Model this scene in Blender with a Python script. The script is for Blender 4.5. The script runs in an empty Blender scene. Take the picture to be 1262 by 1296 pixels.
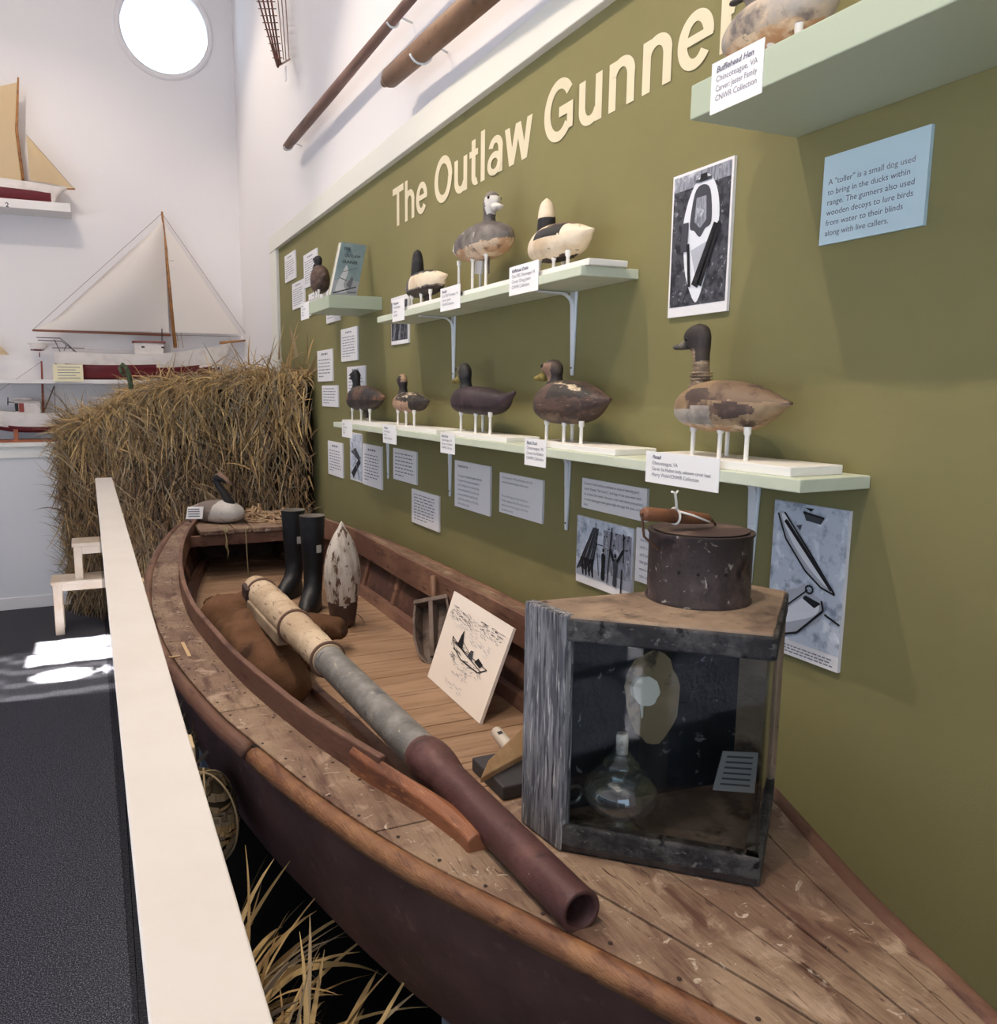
SKY = 3.1; CEIL = 42; SUN = 260; EXPO = 0.08
TRACK = [(-.35, .4, 1.2, .6, 1.3, 125, 70), (-.35, 1.9, 1.2, 1.6, 1.6, 125, 70), (-.35, 3.6, 1.2, 3.1, 1.7, 125, 70), (-.4, 5.4, 1.2, 5.6, 3.0, 70, 70), (-.6, 4.6, -.2, 6.6, 2.4, 60, 75)]
import bpy, math, random
from mathutils import Vector, Matrix, noise
random.seed(7)
S = bpy.context.scene
COL = S.collection
PI = math.pi
# ------------------------------------------------------------ camera
CAM = Vector((0, 0, 1.6)); TH = math.radians(8.6); YA = math.radians(23); FPX = 1010.0
FW = Vector((math.sin(YA)*math.cos(TH), math.cos(YA)*math.cos(TH), -math.sin(TH)))
RT = Vector((math.cos(YA), -math.sin(YA), 0))
UP = Vector((math.sin(YA)*math.sin(TH), math.cos(YA)*math.sin(TH), math.cos(TH)))
cd = bpy.data.cameras.new('camera'); cam = bpy.data.objects.new('camera', cd); COL.objects.link(cam)
cam.location = CAM
cam.rotation_euler = Matrix((RT, UP, -FW)).transposed().to_euler()
cd.sensor_fit = 'HORIZONTAL'; cd.sensor_width = 36; cd.lens = 36*FPX/1262
cd.shift_x = (631-543)/1262; cd.clip_start = .02
S.camera = cam

def P(u, v, ax, val):
    """measured point of the photograph on the real plane axis = val"""
    d = (u-543)*RT + (648-v)*UP + FPX*FW
    t = (val-CAM[ax])/d[ax]
    return CAM + d*t

# ------------------------------------------------------------ materials
def rgb(h):
    h = h.lstrip('#'); o = []
    for i in (0, 2, 4):
        c = int(h[i:i+2], 16)/255
        o.append(c/12.92 if c <= .04045 else ((c+.055)/1.055)**2.4)
    return (*o, 1)
_m = {}
def M(name, base=None, layers=(), rough=.6, metal=0, bump=0, bscale=40, bstretch=(1, 1, 1), spec=.4, gen='Object', trans=0, alpha=1):
    """layers: (colour, scale, low, high, stretch) mixed in by noise"""
    if name in _m: return _m[name]
    m = bpy.data.materials.new(name); m.use_nodes = True; nt = m.node_tree; N = nt.nodes; L = nt.links
    b = N['Principled BSDF']; b.inputs['Roughness'].default_value = rough; b.inputs['Metallic'].default_value = metal
    b.inputs['Specular IOR Level'].default_value = spec
    tc = N.new('ShaderNodeTexCoord')
    def nz(scale, stretch, det=6, dist=0):
        mp = N.new('ShaderNodeMapping'); mp.inputs['Scale'].default_value = stretch
        n = N.new('ShaderNodeTexNoise'); n.inputs['Scale'].default_value = scale; n.inputs['Detail'].default_value = det
        n.inputs['Distortion'].default_value = dist; n.inputs['Roughness'].default_value = .6
        L.new(tc.outputs[gen], mp.inputs[0]); L.new(mp.outputs[0], n.inputs[0]); return n.outputs[0]
    col = None
    rgbn = N.new('ShaderNodeRGB'); rgbn.outputs[0].default_value = rgb(base); col = rgbn.outputs[0]
    for i, l in enumerate(layers):
        c, sc, lo, hi = l[:4]; st = l[4] if len(l) > 4 else (1, 1, 1); k = l[5] if len(l) > 5 else 1
        mr = N.new('ShaderNodeMapRange'); mr.inputs[1].default_value = lo; mr.inputs[2].default_value = hi; mr.inputs[4].default_value = k
        L.new(nz(sc, st, 6, .3*i), mr.inputs[0])
        mx = N.new('ShaderNodeMix'); mx.data_type = 'RGBA'
        L.new(mr.outputs[0], mx.inputs[0]); L.new(col, mx.inputs[6]); mx.inputs[7].default_value = rgb(c); col = mx.outputs[2]
    L.new(col, b.inputs['Base Color'])
    if bump:
        bp = N.new('ShaderNodeBump'); bp.inputs['Strength'].default_value = bump; bp.inputs['Distance'].default_value = .01
        L.new(nz(bscale, bstretch, 5), bp.inputs['Height']); L.new(bp.outputs[0], b.inputs['Normal'])
    if alpha < 1 or trans:
        b.inputs['Alpha'].default_value = alpha; b.inputs['Transmission Weight'].default_value = trans
    _m[name] = m; return m
def glass(name, tint='#e8f0f0', gloss=.06, edge=.5, haze=0):
    m = bpy.data.materials.new(name); m.use_nodes = True; nt = m.node_tree; N = nt.nodes; L = nt.links
    N.clear(); o = N.new('ShaderNodeOutputMaterial'); t = N.new('ShaderNodeBsdfTransparent'); t.inputs[0].default_value = rgb(tint)
    g = N.new('ShaderNodeBsdfGlossy'); g.inputs['Roughness'].default_value = .03
    lw = N.new('ShaderNodeLayerWeight'); lw.inputs[0].default_value = edge
    mr = N.new('ShaderNodeMapRange'); mr.inputs[3].default_value = gloss; mr.inputs[4].default_value = .75
    pw = N.new('ShaderNodeMath'); pw.operation = 'POWER'; pw.inputs[1].default_value = 3
    L.new(lw.outputs['Facing'], pw.inputs[0]); L.new(pw.outputs[0], mr.inputs[0])
    mx = N.new('ShaderNodeMixShader'); L.new(mr.outputs[0], mx.inputs[0]); L.new(t.outputs[0], mx.inputs[1]); L.new(g.outputs[0], mx.inputs[2])
    if haze:
        df = N.new('ShaderNodeBsdfDiffuse'); df.inputs[0].default_value = (.7, .78, .82, 1); m2 = N.new('ShaderNodeMixShader'); m2.inputs[0].default_value = haze
        L.new(mx.outputs[0], m2.inputs[1]); L.new(df.outputs[0], m2.inputs[2]); mx = m2
    L.new(mx.outputs[0], o.inputs[0]); return m

# ------------------------------------------------------------ mesh builder
WORLD = {}
def wp(o): return WORLD.get(o.name, o.location.copy())
class MB:
    def __init__(s): s.v = []; s.f = []; s.m = []
    def add(s, vs, fs, mi=0):
        n = len(s.v); s.v += [Vector(p) for p in vs]
        for i, f in enumerate(fs):
            s.f.append([n+k for k in f]); s.m.append(mi[i] if isinstance(mi, list) else mi)
        return s
    def hexa(s, c, mi=0):   # 8 corners: bottom 4 ccw, top 4
        return s.add(c, [(3, 2, 1, 0), (4, 5, 6, 7), (0, 1, 5, 4), (1, 2, 6, 5), (2, 3, 7, 6), (3, 0, 4, 7)], mi)
    def box(s, x0, x1, y0, y1, z0, z1, mi=0, mat=None):
        c = [(x0, y0, z0), (x1, y0, z0), (x1, y1, z0), (x0, y1, z0), (x0, y0, z1), (x1, y0, z1), (x1, y1, z1), (x0, y1, z1)]
        if mat: c = [mat @ Vector(p) for p in c]
        return s.hexa(c, mi)
    def beam(s, a, b, w, h, mi=0, up=(0, 0, 1)):
        a = Vector(a); b = Vector(b); d = (b-a).normalized(); up = Vector(up)
        if abs(d.dot(up)) > .98: up = Vector((1, 0, 0))
        sd = d.cross(up).normalized()*w/2; u = sd.cross(d).normalized()*h/2
        return s.hexa([a-sd-u, a+sd-u, b+sd-u, b-sd-u, a-sd+u, a+sd+u, b+sd+u, b-sd+u], mi)
    def prism(s, poly, z0, z1, mi=0):
        n = len(poly)
        vs = [(p[0], p[1], z0) for p in poly]+[(p[0], p[1], z1) for p in poly]
        fs = [tuple(range(n))[::-1], tuple(range(n, 2*n))]+[(i, (i+1) % n, n+(i+1) % n, n+i) for i in range(n)]
        return s.add(vs, fs, mi)
    def ringloft(s, rings, mi=0, cap=True, closed=False):
        n = len(rings[0]); vs = [p for r in rings for p in r]; fs = []; mm = []
        k = len(rings)
        for i in range(k if closed else k-1):
            for j in range(n):
                a = i*n+j; b = i*n+(j+1) % n; i2 = (i+1) % k
                fs.append((a, b, i2*n+(j+1) % n, i2*n+j))
        if cap and not closed:
            fs.append(tuple(range(n))[::-1]); fs.append(tuple(range((k-1)*n, k*n)))
        return s.add(vs, fs, mi)
    def tube(s, pts, r, n=10, mi=0, cap=True, flat=1, closed=False):
        pts = [Vector(p) for p in pts]; k = len(pts)
        R = r if isinstance(r, (list, tuple)) else [r]*k
        rings = []; ref = None
        for i in range(k):
            if closed: d = pts[(i+1) % k]-pts[i-1]
            else: d = pts[min(i+1, k-1)]-pts[max(i-1, 0)]
            d.normalize()
            if ref is None: ref = Vector((0, 0, 1)) if abs(d.z) < .9 else Vector((1, 0, 0))
            a = d.cross(ref)
            if a.length < 1e-4: a = d.cross(Vector((0, 1, 0)))
            a.normalize(); b = a.cross(d); ref = b
            rings.append([pts[i]+a*math.cos(2*PI*j/n)*R[i]+b*math.sin(2*PI*j/n)*R[i]*flat for j in range(n)])
        return s.ringloft(rings, mi, cap, closed)
    def lathe(s, prof, c=(0, 0, 0), n=32, mi=0, cap=True, sx=1, sy=1):
        rings = [[(c[0]+r*math.cos(2*PI*j/n)*sx, c[1]+r*math.sin(2*PI*j/n)*sy, c[2]+z) for j in range(n)] for r, z in prof]
        return s.ringloft(rings, mi, cap)
    def ell(s, c, r, n=16, mi=0, mat=None):
        rings = []
        for i in range(n//2+1):
            a = -PI/2+PI*i/(n//2); rr = max(math.cos(a), .01)
            ring = [Vector((r[0]*rr*math.cos(2*PI*j/n), r[1]*rr*math.sin(2*PI*j/n), r[2]*math.sin(a))) for j in range(n)]
            rings.append([(mat @ p if mat else p)+Vector(c) for p in ring])
        return s.ringloft(rings, mi)
    def poly(s, pts, mi=0): return s.add(pts, [tuple(range(len(pts)))], mi)
    def build(s, name, mats, parent=None, smooth=False, bevel=0, local=False, loc=None, seg=2, auto=None):
        if not isinstance(mats, (list, tuple)): mats = [mats]
        if local: off = Vector((0, 0, 0))
        elif parent is not None: off = wp(parent)
        else:
            xs = [p.x for p in s.v]; ys = [p.y for p in s.v]; zs = [p.z for p in s.v]
            off = Vector(((min(xs)+max(xs))/2, (min(ys)+max(ys))/2, min(zs)))
        me = bpy.data.meshes.new(name)
        me.from_pydata([p-off for p in s.v], [], s.f)
        for m in mats: me.materials.append(m)
        if len(mats) > 1: me.polygons.foreach_set('material_index', s.m)
        if smooth: me.polygons.foreach_set('use_smooth', [True]*len(me.polygons))
        me.update()
        o = bpy.data.objects.new(name, me); COL.objects.link(o)
        if parent is not None: o.parent = parent; WORLD[o.name] = wp(parent)
        else: o.location = loc if (local and loc is not None) else off
        if bevel:
            b = o.modifiers.new('bevel', 'BEVEL'); b.width = bevel; b.segments = seg; b.limit_method = 'ANGLE'; b.angle_limit = math.radians(40)
        if smooth and auto:
            w = o.modifiers.new('n', 'WEIGHTED_NORMAL')
            for p in me.polygons: p.use_smooth = True
            me.set_sharp_from_angle(angle=math.radians(auto))
            o.modifiers.remove(w)
        return o
def tag(o, label=None, cat=None, group=None, kind=None):
    if label: o['label'] = label
    if cat: o['category'] = cat
    if group: o['group'] = group
    if kind: o['kind'] = kind
    return o
def thing(name, loc, label, cat, group=None, rz=0):
    o = bpy.data.objects.new(name, None); COL.objects.link(o); o.location = loc; o.rotation_euler = (0, 0, rz)
    o.empty_display_size = .05
    return tag(o, label, cat, group)
def struct(name, mb, mats, **k):
    return tag(mb.build(name, mats, **k), kind='structure')
def lerp(a, b, t): return a+(b-a)*t
def interp(tab, x):
    if x <= tab[0][0]: return tab[0][1]
    for i in range(len(tab)-1):
        if x <= tab[i+1][0]:
            x0, y0 = tab[i]; x1, y1 = tab[i+1]; h = x1-x0; t = (x-x0)/h
            def sl(k):
                if k <= 0: return (tab[1][1]-tab[0][1])/(tab[1][0]-tab[0][0])
                if k >= len(tab)-1: return (tab[-1][1]-tab[-2][1])/(tab[-1][0]-tab[-2][0])
                return (tab[k+1][1]-tab[k-1][1])/(tab[k+1][0]-tab[k-1][0])
            m0 = sl(i)*h; m1 = sl(i+1)*h
            return (2*t**3-3*t*t+1)*y0+(t**3-2*t*t+t)*m0+(-2*t**3+3*t*t)*y1+(t**3-t*t)*m1
    return tab[-1][1]
def text_mesh(s, size=.05, bold=0, align='LEFT'):
    c = bpy.data.curves.new('lettering', 'FONT'); c.body = s; c.size = size; c.offset = bold; c.align_x = align
    c.resolution_u = 3; c.space_line = .95
    o = bpy.data.objects.new('tmp', c); COL.objects.link(o)
    dg = bpy.context.evaluated_depsgraph_get(); me = bpy.data.meshes.new_from_object(o.evaluated_get(dg))
    vs = [v.co.copy() for v in me.vertices]; fs = [tuple(p.vertices) for p in me.polygons]
    bpy.data.objects.remove(o); bpy.data.curves.remove(c); bpy.data.meshes.remove(me)
    return vs, fs

# ------------------------------------------------------------ colours
WHITE = M('wall_white', '#e6e2e2', rough=.9, bump=.04, bscale=300)
GREEN = M('green_wall', '#7f7850', [('#827b52', 2, .4, .6)], rough=.75, bump=.1, bscale=400, spec=.25)
TRIM = M('trim_cream', '#e4e1d6', rough=.6)
SHELFG = M('shelf_green', '#cbd1ba', [('#d2d7c2', 6, .45, .6, (1, 1, 1))], rough=.55)
BOXG = M('box_shelf_green', '#b3bda4', rough=.55)
BRK = M('bracket_white', '#dfe3e6', rough=.35)
PAPER = M('paper_board', '#e9e6e6', rough=.8)
EDGE = M('board_edge', '#dcd9d4', rough=.9)
INK = M('ink', '#4a4a52', rough=.9)
STANDW = M('stand_white', '#f0ece4', rough=.5)
CARPET = M('carpet', '#44454d', [('#8f8e94', 230, .5, .62), ('#17171c', 330, .5, .6)], rough=1, bump=.2, bscale=500, spec=0)
PAINTRAIL = M('rail_paint', '#dcd6cf', [('#d8d1c9', 8, .4, .65)], rough=.5)
DECK = M('boat_deck', '#7b6150', [('#988069', 6, .42, .60, (1, 1.3, 1)), ('#5d4034', 11, .5, .66, (2.5, .6, 1)), ('#ab937e', 17, .56, .68), ('#4a3229', 34, .60, .68, (4, .5, 1)), ('#cfc0ae', 42, .63, .69, (1, 1.3, 1), .85)], rough=.55, bump=.35, bscale=50, bstretch=(3, .5, 1))
RUB = M('boat_rub_rail', '#7b5339', [('#966b48', 6, .45, .6, (1, 3, 3)), ('#5a3526', 25, .55, .68, (4, .5, 4))], rough=.45, bump=.3, bscale=60, bstretch=(4, .4, 4))
HULL = M('boat_hull', '#70504a', [('#5c413c', 6, .4, .6), ('#86675c', 30, .6, .72), ('#a08a7c', 70, .7, .75)], rough=.55, bump=.2, bscale=30)
COAM = M('boat_coaming', '#6b4b3d', [('#866450', 7, .45, .62, (1, .5, 1)), ('#4c2f26', 20, .55, .68, (1, .5, 3))], rough=.6, bump=.25, bscale=50, bstretch=(1, .3, 3))
INNER = M('boat_inner_side', '#4e342b', [('#6a4a3a', 9, .5, .65), ('#382520', 14, .5, .66)], rough=.7, bump=.25)
FLOORW = M('boat_floor', '#8f7055', [('#a18267', 7, .4, .6, (.5, 3, 1)), ('#735640', 14, .55, .7, (.4, 5, 1))], rough=.65, bump=.2, bscale=40, bstretch=(.4, 4, 1))
SEAM = M('dark_seam', '#241a16', rough=.9)
FRESH = M('fresh_split_wood', '#8f5b3e', [('#6b4230', 10, .5, .62, (3, .4, 3)), ('#a8744f', 25, .58, .66, (4, .4, 4))], rough=.5, bump=.2, bstretch=(4, .3, 4))
# ============================================================ ROOM
XW = 1.2
FOP = (-3.2, -.1, .8, 2.9)  # unseen opening added behind the camera for extra frontal daylight
RX0 = -4.0; RY0 = -3.0; RZ = 5.2; YB = 6.7; XR = 1.35
b = MB().box(RX0-.15, XW+.15, RY0-.15, YB+.15, -.1, 0); struct('floor', b, CARPET)
b = MB().box(RX0-.15, XW+.15, RY0-.15, YB+.15, RZ, RZ+.1); struct('ceiling', b, WHITE)
b = MB().box(XW, XW+.15, RY0, YB+.15, 0, RZ); struct('wall_right', b, WHITE)
b = MB().box(RX0, FOP[0], RY0-.15, RY0, 0, RZ).box(FOP[1], XW, RY0-.15, RY0, 0, RZ).box(FOP[0], FOP[1], RY0-.15, RY0, 0, FOP[2]).box(FOP[0], FOP[1], RY0-.15, RY0, FOP[3], RZ); struct('wall_front', b, WHITE)
# left wall with openings (daylight): (y0,y1,z0,z1)
SUN_OP = (4.95, 6.25, 2.05, 3.35)
ops = [(-2.6, .1, .8, 2.05), (.4, 3.4, .8, 2.05), SUN_OP]

b = MB(); x0, x1 = RX0-.15, RX0
yy = RY0
for (a, c, z0, z1) in ops:
    b.box(x0, x1, yy, a, 0, RZ); b.box(x0, x1, a, c, 0, z0); b.box(x0, x1, a, c, z1, RZ); yy = c
b.box(x0, x1, yy, YB+.15, 0, RZ)
struct('wall_left', b, WHITE)
# back wall with a round hole
wc = (.695, 4.275); wr = .32
b = MB(); n = 64
def ringp(r, y): return [(wc[0]+r*math.cos(2*PI*i/n), y, wc[1]+r*math.sin(2*PI*i/n)) for i in range(n)]
def sq(y):
    o = []
    for i in range(n):
        a = 2*PI*i/n; c, s_ = math.cos(a), math.sin(a); k = .48/max(abs(c), abs(s_)); o.append((wc[0]+c*k, y, wc[1]+s_*k))
    return o
for y, flip in ((YB, 0), (YB+.15, 1)):
    A = ringp(wr, y); B = sq(y)
    b.add(A+B, [((i, (i+1) % n, n+(i+1) % n, n+i) if not flip else (n+i, n+(i+1) % n, (i+1) % n, i)) for i in range(n)])
b.add(ringp(wr, YB)+ringp(wr, YB+.15), [(i, n+i, n+(i+1) % n, (i+1) % n) for i in range(n)])
sx0, sx1, sz0, sz1 = wc[0]-.48, wc[0]+.48, wc[1]-.48, wc[1]+.48
b.box(RX0, sx0, YB, YB+.15, 0, RZ); b.box(sx1, XW, YB, YB+.15, 0, RZ); b.box(sx0, sx1, YB, YB+.15, 0, sz0); b.box(sx0, sx1, YB, YB+.15, sz1, RZ)
struct('wall_back', b, WHITE)
b = MB(); 
prof = [(.312, .02), (.312, -.012), (.352, -.012), (.356, .0)]
rings = [[(wc[0]+r*math.cos(2*PI*i/n), YB+dy, wc[1]+r*math.sin(2*PI*i/n)) for i in range(n)] for r, dy in prof]
b.ringloft(rings, cap=False)
w = struct('window_1', b, WHITE, smooth=True)
b = MB(); b.add(ringp(.318, YB+.06), [tuple(range(n))]); b.build('pane', glass('window_glass', '#ffffff', .02), w)
# half wall in front of the back wall, ledge and baseboard
YH = 6.5
b = MB().box(RX0, XW, YH, YB, 0, 1.2); struct('wall_back_lower', b, M('lower_wall', '#dcdcde', rough=.9))
b = MB().box(RX0, XW, YH-.03, YB, 1.2, 1.232).box(RX0, XW, YH-.012, YH, 1.12, 1.2); struct('trim_1', b, M('ledge_white', '#e8e6e0', rough=.6), bevel=.004)
b = MB().box(RX0, XW, YH-.015, YH, 0, .09); struct('baseboard_back', b, WHITE, bevel=.004)
# green display wall and its frame
PX = XW-.012
b = MB().box(PX, XW, -2.6, 5.27, 0, 2.5); struct('wall_display_panel', b, GREEN)
b = MB().box(PX-.025, XW, -2.6, 5.45, 2.5, 2.6); struct('trim_2', b, TRIM, bevel=.003)
b = MB().box(PX-.02, XW, 5.27, 5.45, 0, 2.5); struct('trim_3', b, TRIM, bevel=.003)
# left windows: frames and shades (outside the picture, they shape the daylight)
for i, (a, c, z0, z1) in enumerate(ops[:2]):
    b = MB()
    for (p, q, r_, s_) in ((a, a+.06, z0, z1), (c-.06, c, z0, z1), (a, c, z0, z0+.06), (a, c, z1-.06, z1), (a, c, (z0+z1)/2-.02, (z0+z1)/2+.02), ((a+c)/2-.02, (a+c)/2+.02, z0, z1)):
        b.box(RX0-.1, RX0-.04, p, q, r_, s_)
    struct('window_%d' % (i+2), b, TRIM)

# ------------------------------------------------------------ wall lettering
def wall_frame(y0, z0, x=PX, n=.0):
    """local text x -> -Y, text y -> +Z on the wall"""
    return lambda v: Vector((x-n, y0-v[0], z0+v[1]))
def L_box(b, x0, x1, y0, y1): b.append([(x0, y0), (x1, y0), (x1, y1), (x0, y1)])
def L_arc(b, cx, cy, rx, ry, a0, a1, w, wv=None):
    wv = wv or w*.82; n = max(4, int(abs(a1-a0)/7)); p = []
    for i in range(n+1):
        a = math.radians(lerp(a0, a1, i/n)); c, s_ = math.cos(a), math.sin(a); p.append(((cx+rx*c, cy+ry*s_), (cx+(rx-w)*c, cy+(ry-wv)*s_)))
    for k in range(n): b.append([p[k][0], p[k+1][0], p[k+1][1], p[k][1]])  # portal of the added opening behind the camera
def L_dia(b, x0, y0, x1, y1, w=.2): b.append([(x0-w/2, y0), (x0+w/2, y0), (x1+w/2, y1), (x1-w/2, y1)])
def glyph(ch):
    b = []; w = .2
    if ch == 'T': L_box(b, .02, .83, .83, 1); L_box(b, .33, .52, 0, .83); adv = .85
    elif ch in 'hn': L_box(b, .09, .28, 0, 1 if ch == 'h' else .725); L_arc(b, .42, .455, .335, .285, 0, 165, w, .15); L_box(b, .565, .755, 0, .455); adv = .85
    elif ch == 'u': L_box(b, .56, .75, 0, .725); L_box(b, .08, .27, .27, .725); L_arc(b, .415, .27, .335, .285, 180, 345, w, .15); adv = .85
    elif ch == 'e': L_arc(b, .39, .3625, .36, .3775, -2, 322, w, .145); L_box(b, .12, .745, .315, .435); adv = .78
    elif ch == 'O': L_arc(b, .545, .5, .505, .515, 0, 360, .215, .17); adv = 1.09
    elif ch == 't': L_box(b, .12, .31, .18, .93); L_box(b, .01, .43, .595, .725); L_arc(b, .36, .18, .24, .19, 180, 290, w, .15); adv = .465
    elif ch == 'l': L_box(b, .10, .29, 0, 1); adv = .39
    elif ch == 'a': L_arc(b, .385, .48, .315, .26, 0, 163, w, .135); L_box(b, .51, .70, 0, .48); L_arc(b, .35, .215, .31, .23, 0, 360, .17, .125); adv = .78
    elif ch == 'w': L_dia(b, .10, .725, .29, 0); L_dia(b, .29, 0, .545, .725); L_dia(b, .545, .725, .80, 0); L_dia(b, .80, 0, .99, .725); adv = 1.09
    elif ch == 'G': L_arc(b, .54, .5, .50, .515, 35, 312, .215, .17); L_box(b, .55, 1.0, .375, .545); L_box(b, .815, 1.0, .12, .4); L_arc(b, .54, .5, .50, .515, 305, 320, .215, .17); adv = 1.09
    elif ch == 'r': L_box(b, .09, .28, 0, .725); L_arc(b, .47, .42, .34, .315, 75, 180, w, .16); adv = .54
    else: adv = .39
    return b, adv
tot = sum(glyph(c)[1] for c in 'The Outlaw Gunne'); kx = (3.175-1.345)/tot; kz = .150; x = 0
b = MB(); f_ = wall_frame(3.175, 2.255, PX, .0012)
for c in 'The Outlaw Gunner':
    q, adv = glyph(c)
    for k_, pl in enumerate(q): b.poly([f_(((x+px)*kx, py*kz))-Vector((.00003*k_, 0, 0)) for px, py in pl])
    x += adv
tag(b.build('title_lettering', M('lettering_cream', '#ddd0b0', rough=.8)), 'large cream wall title reading The Outlaw Gunner across the top of the green wall', 'lettering')

# ------------------------------------------------------------ sheets on the wall
class Sheet:
    def __init__(s, yl, yr, zt, zb, x=PX, th=.007):
        s.yl, s.yr, s.zt, s.zb, s.x, s.th = yl, yr, zt, zb, x, th
        s.w = yl-yr; s.h = zt-zb
    def pt(s, a, t, lift): return Vector((s.x-s.th-.0006-lift*.0004, s.yl-a*s.w, s.zt-t*s.h))
    def board(s): return MB().box(s.x-s.th, s.x, s.yr, s.yl, s.zb, s.zt)
class Board3:   # free board given by three corners
    def __init__(s, tl, tr, bl, nrm): s.tl, s.tr, s.bl, s.n = Vector(tl), Vector(tr), Vector(bl), Vector(nrm).normalized()
    @property
    def w(s): return (s.tr-s.tl).length
    @property
    def h(s): return (s.bl-s.tl).length
    def pt(s, a, t, lift): return s.tl+(s.tr-s.tl)*a+(s.bl-s.tl)*t+s.n*(.0006+lift*.0004)
def quad(b, sh, a0, t0, a1, t1, mi=0, lift=0):
    b.poly([sh.pt(a0, t0, lift), sh.pt(a0, t1, lift), sh.pt(a1, t1, lift), sh.pt(a1, t0, lift)], mi)
def smooth_poly(pts, k=4):
    n = len(pts); out = []
    for i in range(n):
        p0, p1, p2, p3 = pts[i-1], pts[i], pts[(i+1) % n], pts[(i+2) % n]
        for j in range(k):
            t = j/k; out.append(tuple(.5*((2*p1[c])+(-p0[c]+p2[c])*t+(2*p0[c]-5*p1[c]+4*p2[c]-p3[c])*t*t+(-p0[c]+3*p1[c]-3*p2[c]+p3[c])*t**3) for c in (0, 1)))
    return out
def shape(b, sh, pts, mi=0, lift=0):
    if len(pts) >= 6: pts = smooth_poly(pts)
    b.poly([sh.pt(x, y, lift) for x, y in pts][::-1], mi)
def line(b, sh, p, q, w, mi=0, lift=0, w2=None):
    dx, dy = (q[0]-p[0])*sh.w, (q[1]-p[1])*sh.h; l = math.hypot(dx, dy) or 1; nx, ny = -dy/l, dx/l
    w2 = w if w2 is None else w2
    def o(c, k): return (c[0]+nx*k/sh.w, c[1]+ny*k/sh.h)
    shape(b, sh, [o(p, -w/2), o(q, -w2/2), o(q, w2/2), o(p, w/2)], mi, lift)
def greek(sh, title=True, n=9, m=.1, blank=(), size=.3):
    b = MB(); t = m; k = 0; hh = (1-2*m)/(n+(1.6 if title else 0))
    if title:
        x = .3
        while x < .68:
            w = random.uniform(.05, .12); quad(b, sh, x, t, min(x+w, .7), t+hh*.6); x += w+.03
        t += hh*1.6
    for i in range(n):
        if i in blank: t += hh; continue
        x = m; end = random.uniform(.8, 1-m) if i < n-1 else random.uniform(.3, .7)
        while x < end:
            w = random.uniform(.05, .15); quad(b, sh, x, t+hh*.28, min(x+w, end), t+hh*(.28+size)); x += w+.035
        t += hh
    return b
def write(sh, lines, x, t, dt, h, bolds=(), b=None, slant=(), wmax=None):
    """real lines of text on a sheet, line height h (metres of cap height)"""
    b = b or MB()
    for i, s_ in enumerate(lines):
        if not s_: continue
        vs, fs = text_mesh(s_, .1, .0025 if i in bolds else 0)
        k = h/.0727; wl = max(v.x for v in vs)*k; kx = k
        if wmax and wl > wmax*sh.w: kx = k*wmax*sh.w/wl
        sl = .2 if i in slant else 0
        b.add([sh.pt(x+(v.x*kx+sl*v.y*k)/sh.w, t+i*dt-v.y*k/sh.h, 0) for v in vs], fs)
    return b
INK2 = M('ink_light', '#7c7a86', rough=.9)
def sheet_px(u0, u1, vt, vb, X=PX):
    a = P(u0, vt, 0, X); c = P(u1, vt, 0, X); d = P(u0, vb, 0, X)
    return a.y, c.y, a.z, d.z
def text_sheet(px, label, text=None, mat_=PAPER, group=None, name='text_panel', **k):
    sh = Sheet(*sheet_px(*px)); o = sh.board().build(name, mat_)
    tag(o, label, 'text panel', group)
    (text(sh) if text else greek(sh, **k)).build('lettering', INK2, o)
    return sh
SL = [
 ((361.5, 375, 325, 359), 'small white text sheet topmost and leftmost on the green wall, by the cream frame', dict(n=8)),
 ((385.5, 402.5, 324, 366), 'white text sheet on the wall behind the head of the decoy on the box shelf', dict(n=10)),
 ((371, 386.5, 360, 393), 'white text sheet hung just below the leftmost sheet, left of the box shelf', dict(n=8)),
 ((392, 410, 373, 400), 'white text sheet mostly hidden behind the body of the box shelf decoy', dict(n=6)),
 ((414, 431, 368, 410), 'white text sheet whose lower edge shows under the box shelf', dict(n=8)),
 ((433, 454, 417.5, 458), 'narrow bluish text sheet with a heading, on its own below the box shelf', dict(n=8)),
 ((403, 422, 444.5, 483), 'white text sheet with a heading beside the right end of the reed blind', dict(n=6)),
 ((441, 463.5, 464.5, 497), 'white text sheet behind the head of the dark coot decoy', dict(n=5)),
 ((409, 429, 488, 514), 'small white text sheet below another one beside the reed blind, left of the coot decoy', dict(n=6, title=False)),
 ((416.5, 435, 557.5, 599), 'white text sheet at the far end of the row under the lower shelf', dict(n=8)),
 ((460.5, 484.6, 561, 612), 'bluish text sheet right beside the narrow photo under the lower shelf', dict(n=9)),
 ((499.5, 529, 566.6, 605.6), 'bluish landscape text sheet under the widgeon decoy between two brackets', dict(n=7, title=False)),
 ((523, 557.5, 618, 660), 'white text sheet hung lowest on the wall, just above the boat side', dict(n=9, title=False)),
]
for px, lab, kw in SL: text_sheet(px, lab, **kw)
text_sheet((578, 623, 582, 640), 'white text sheet headed The Big Punt Gun below the black duck decoy',
  lambda sh: write(sh, ['The Big "Punt" Gun', '', 'The big gun or punt gun brought many ducks', 'and geese into the early market gunners', 'boats. These guns were made with long', 'barrels and loaded with a pound of shot', 'or more, mounted on a skiff that was', 'sculled. This could kill up to fifty ducks', 'with one shot at night.'], .1, .13, .1, .0075, (0,), wmax=.82))
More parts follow.
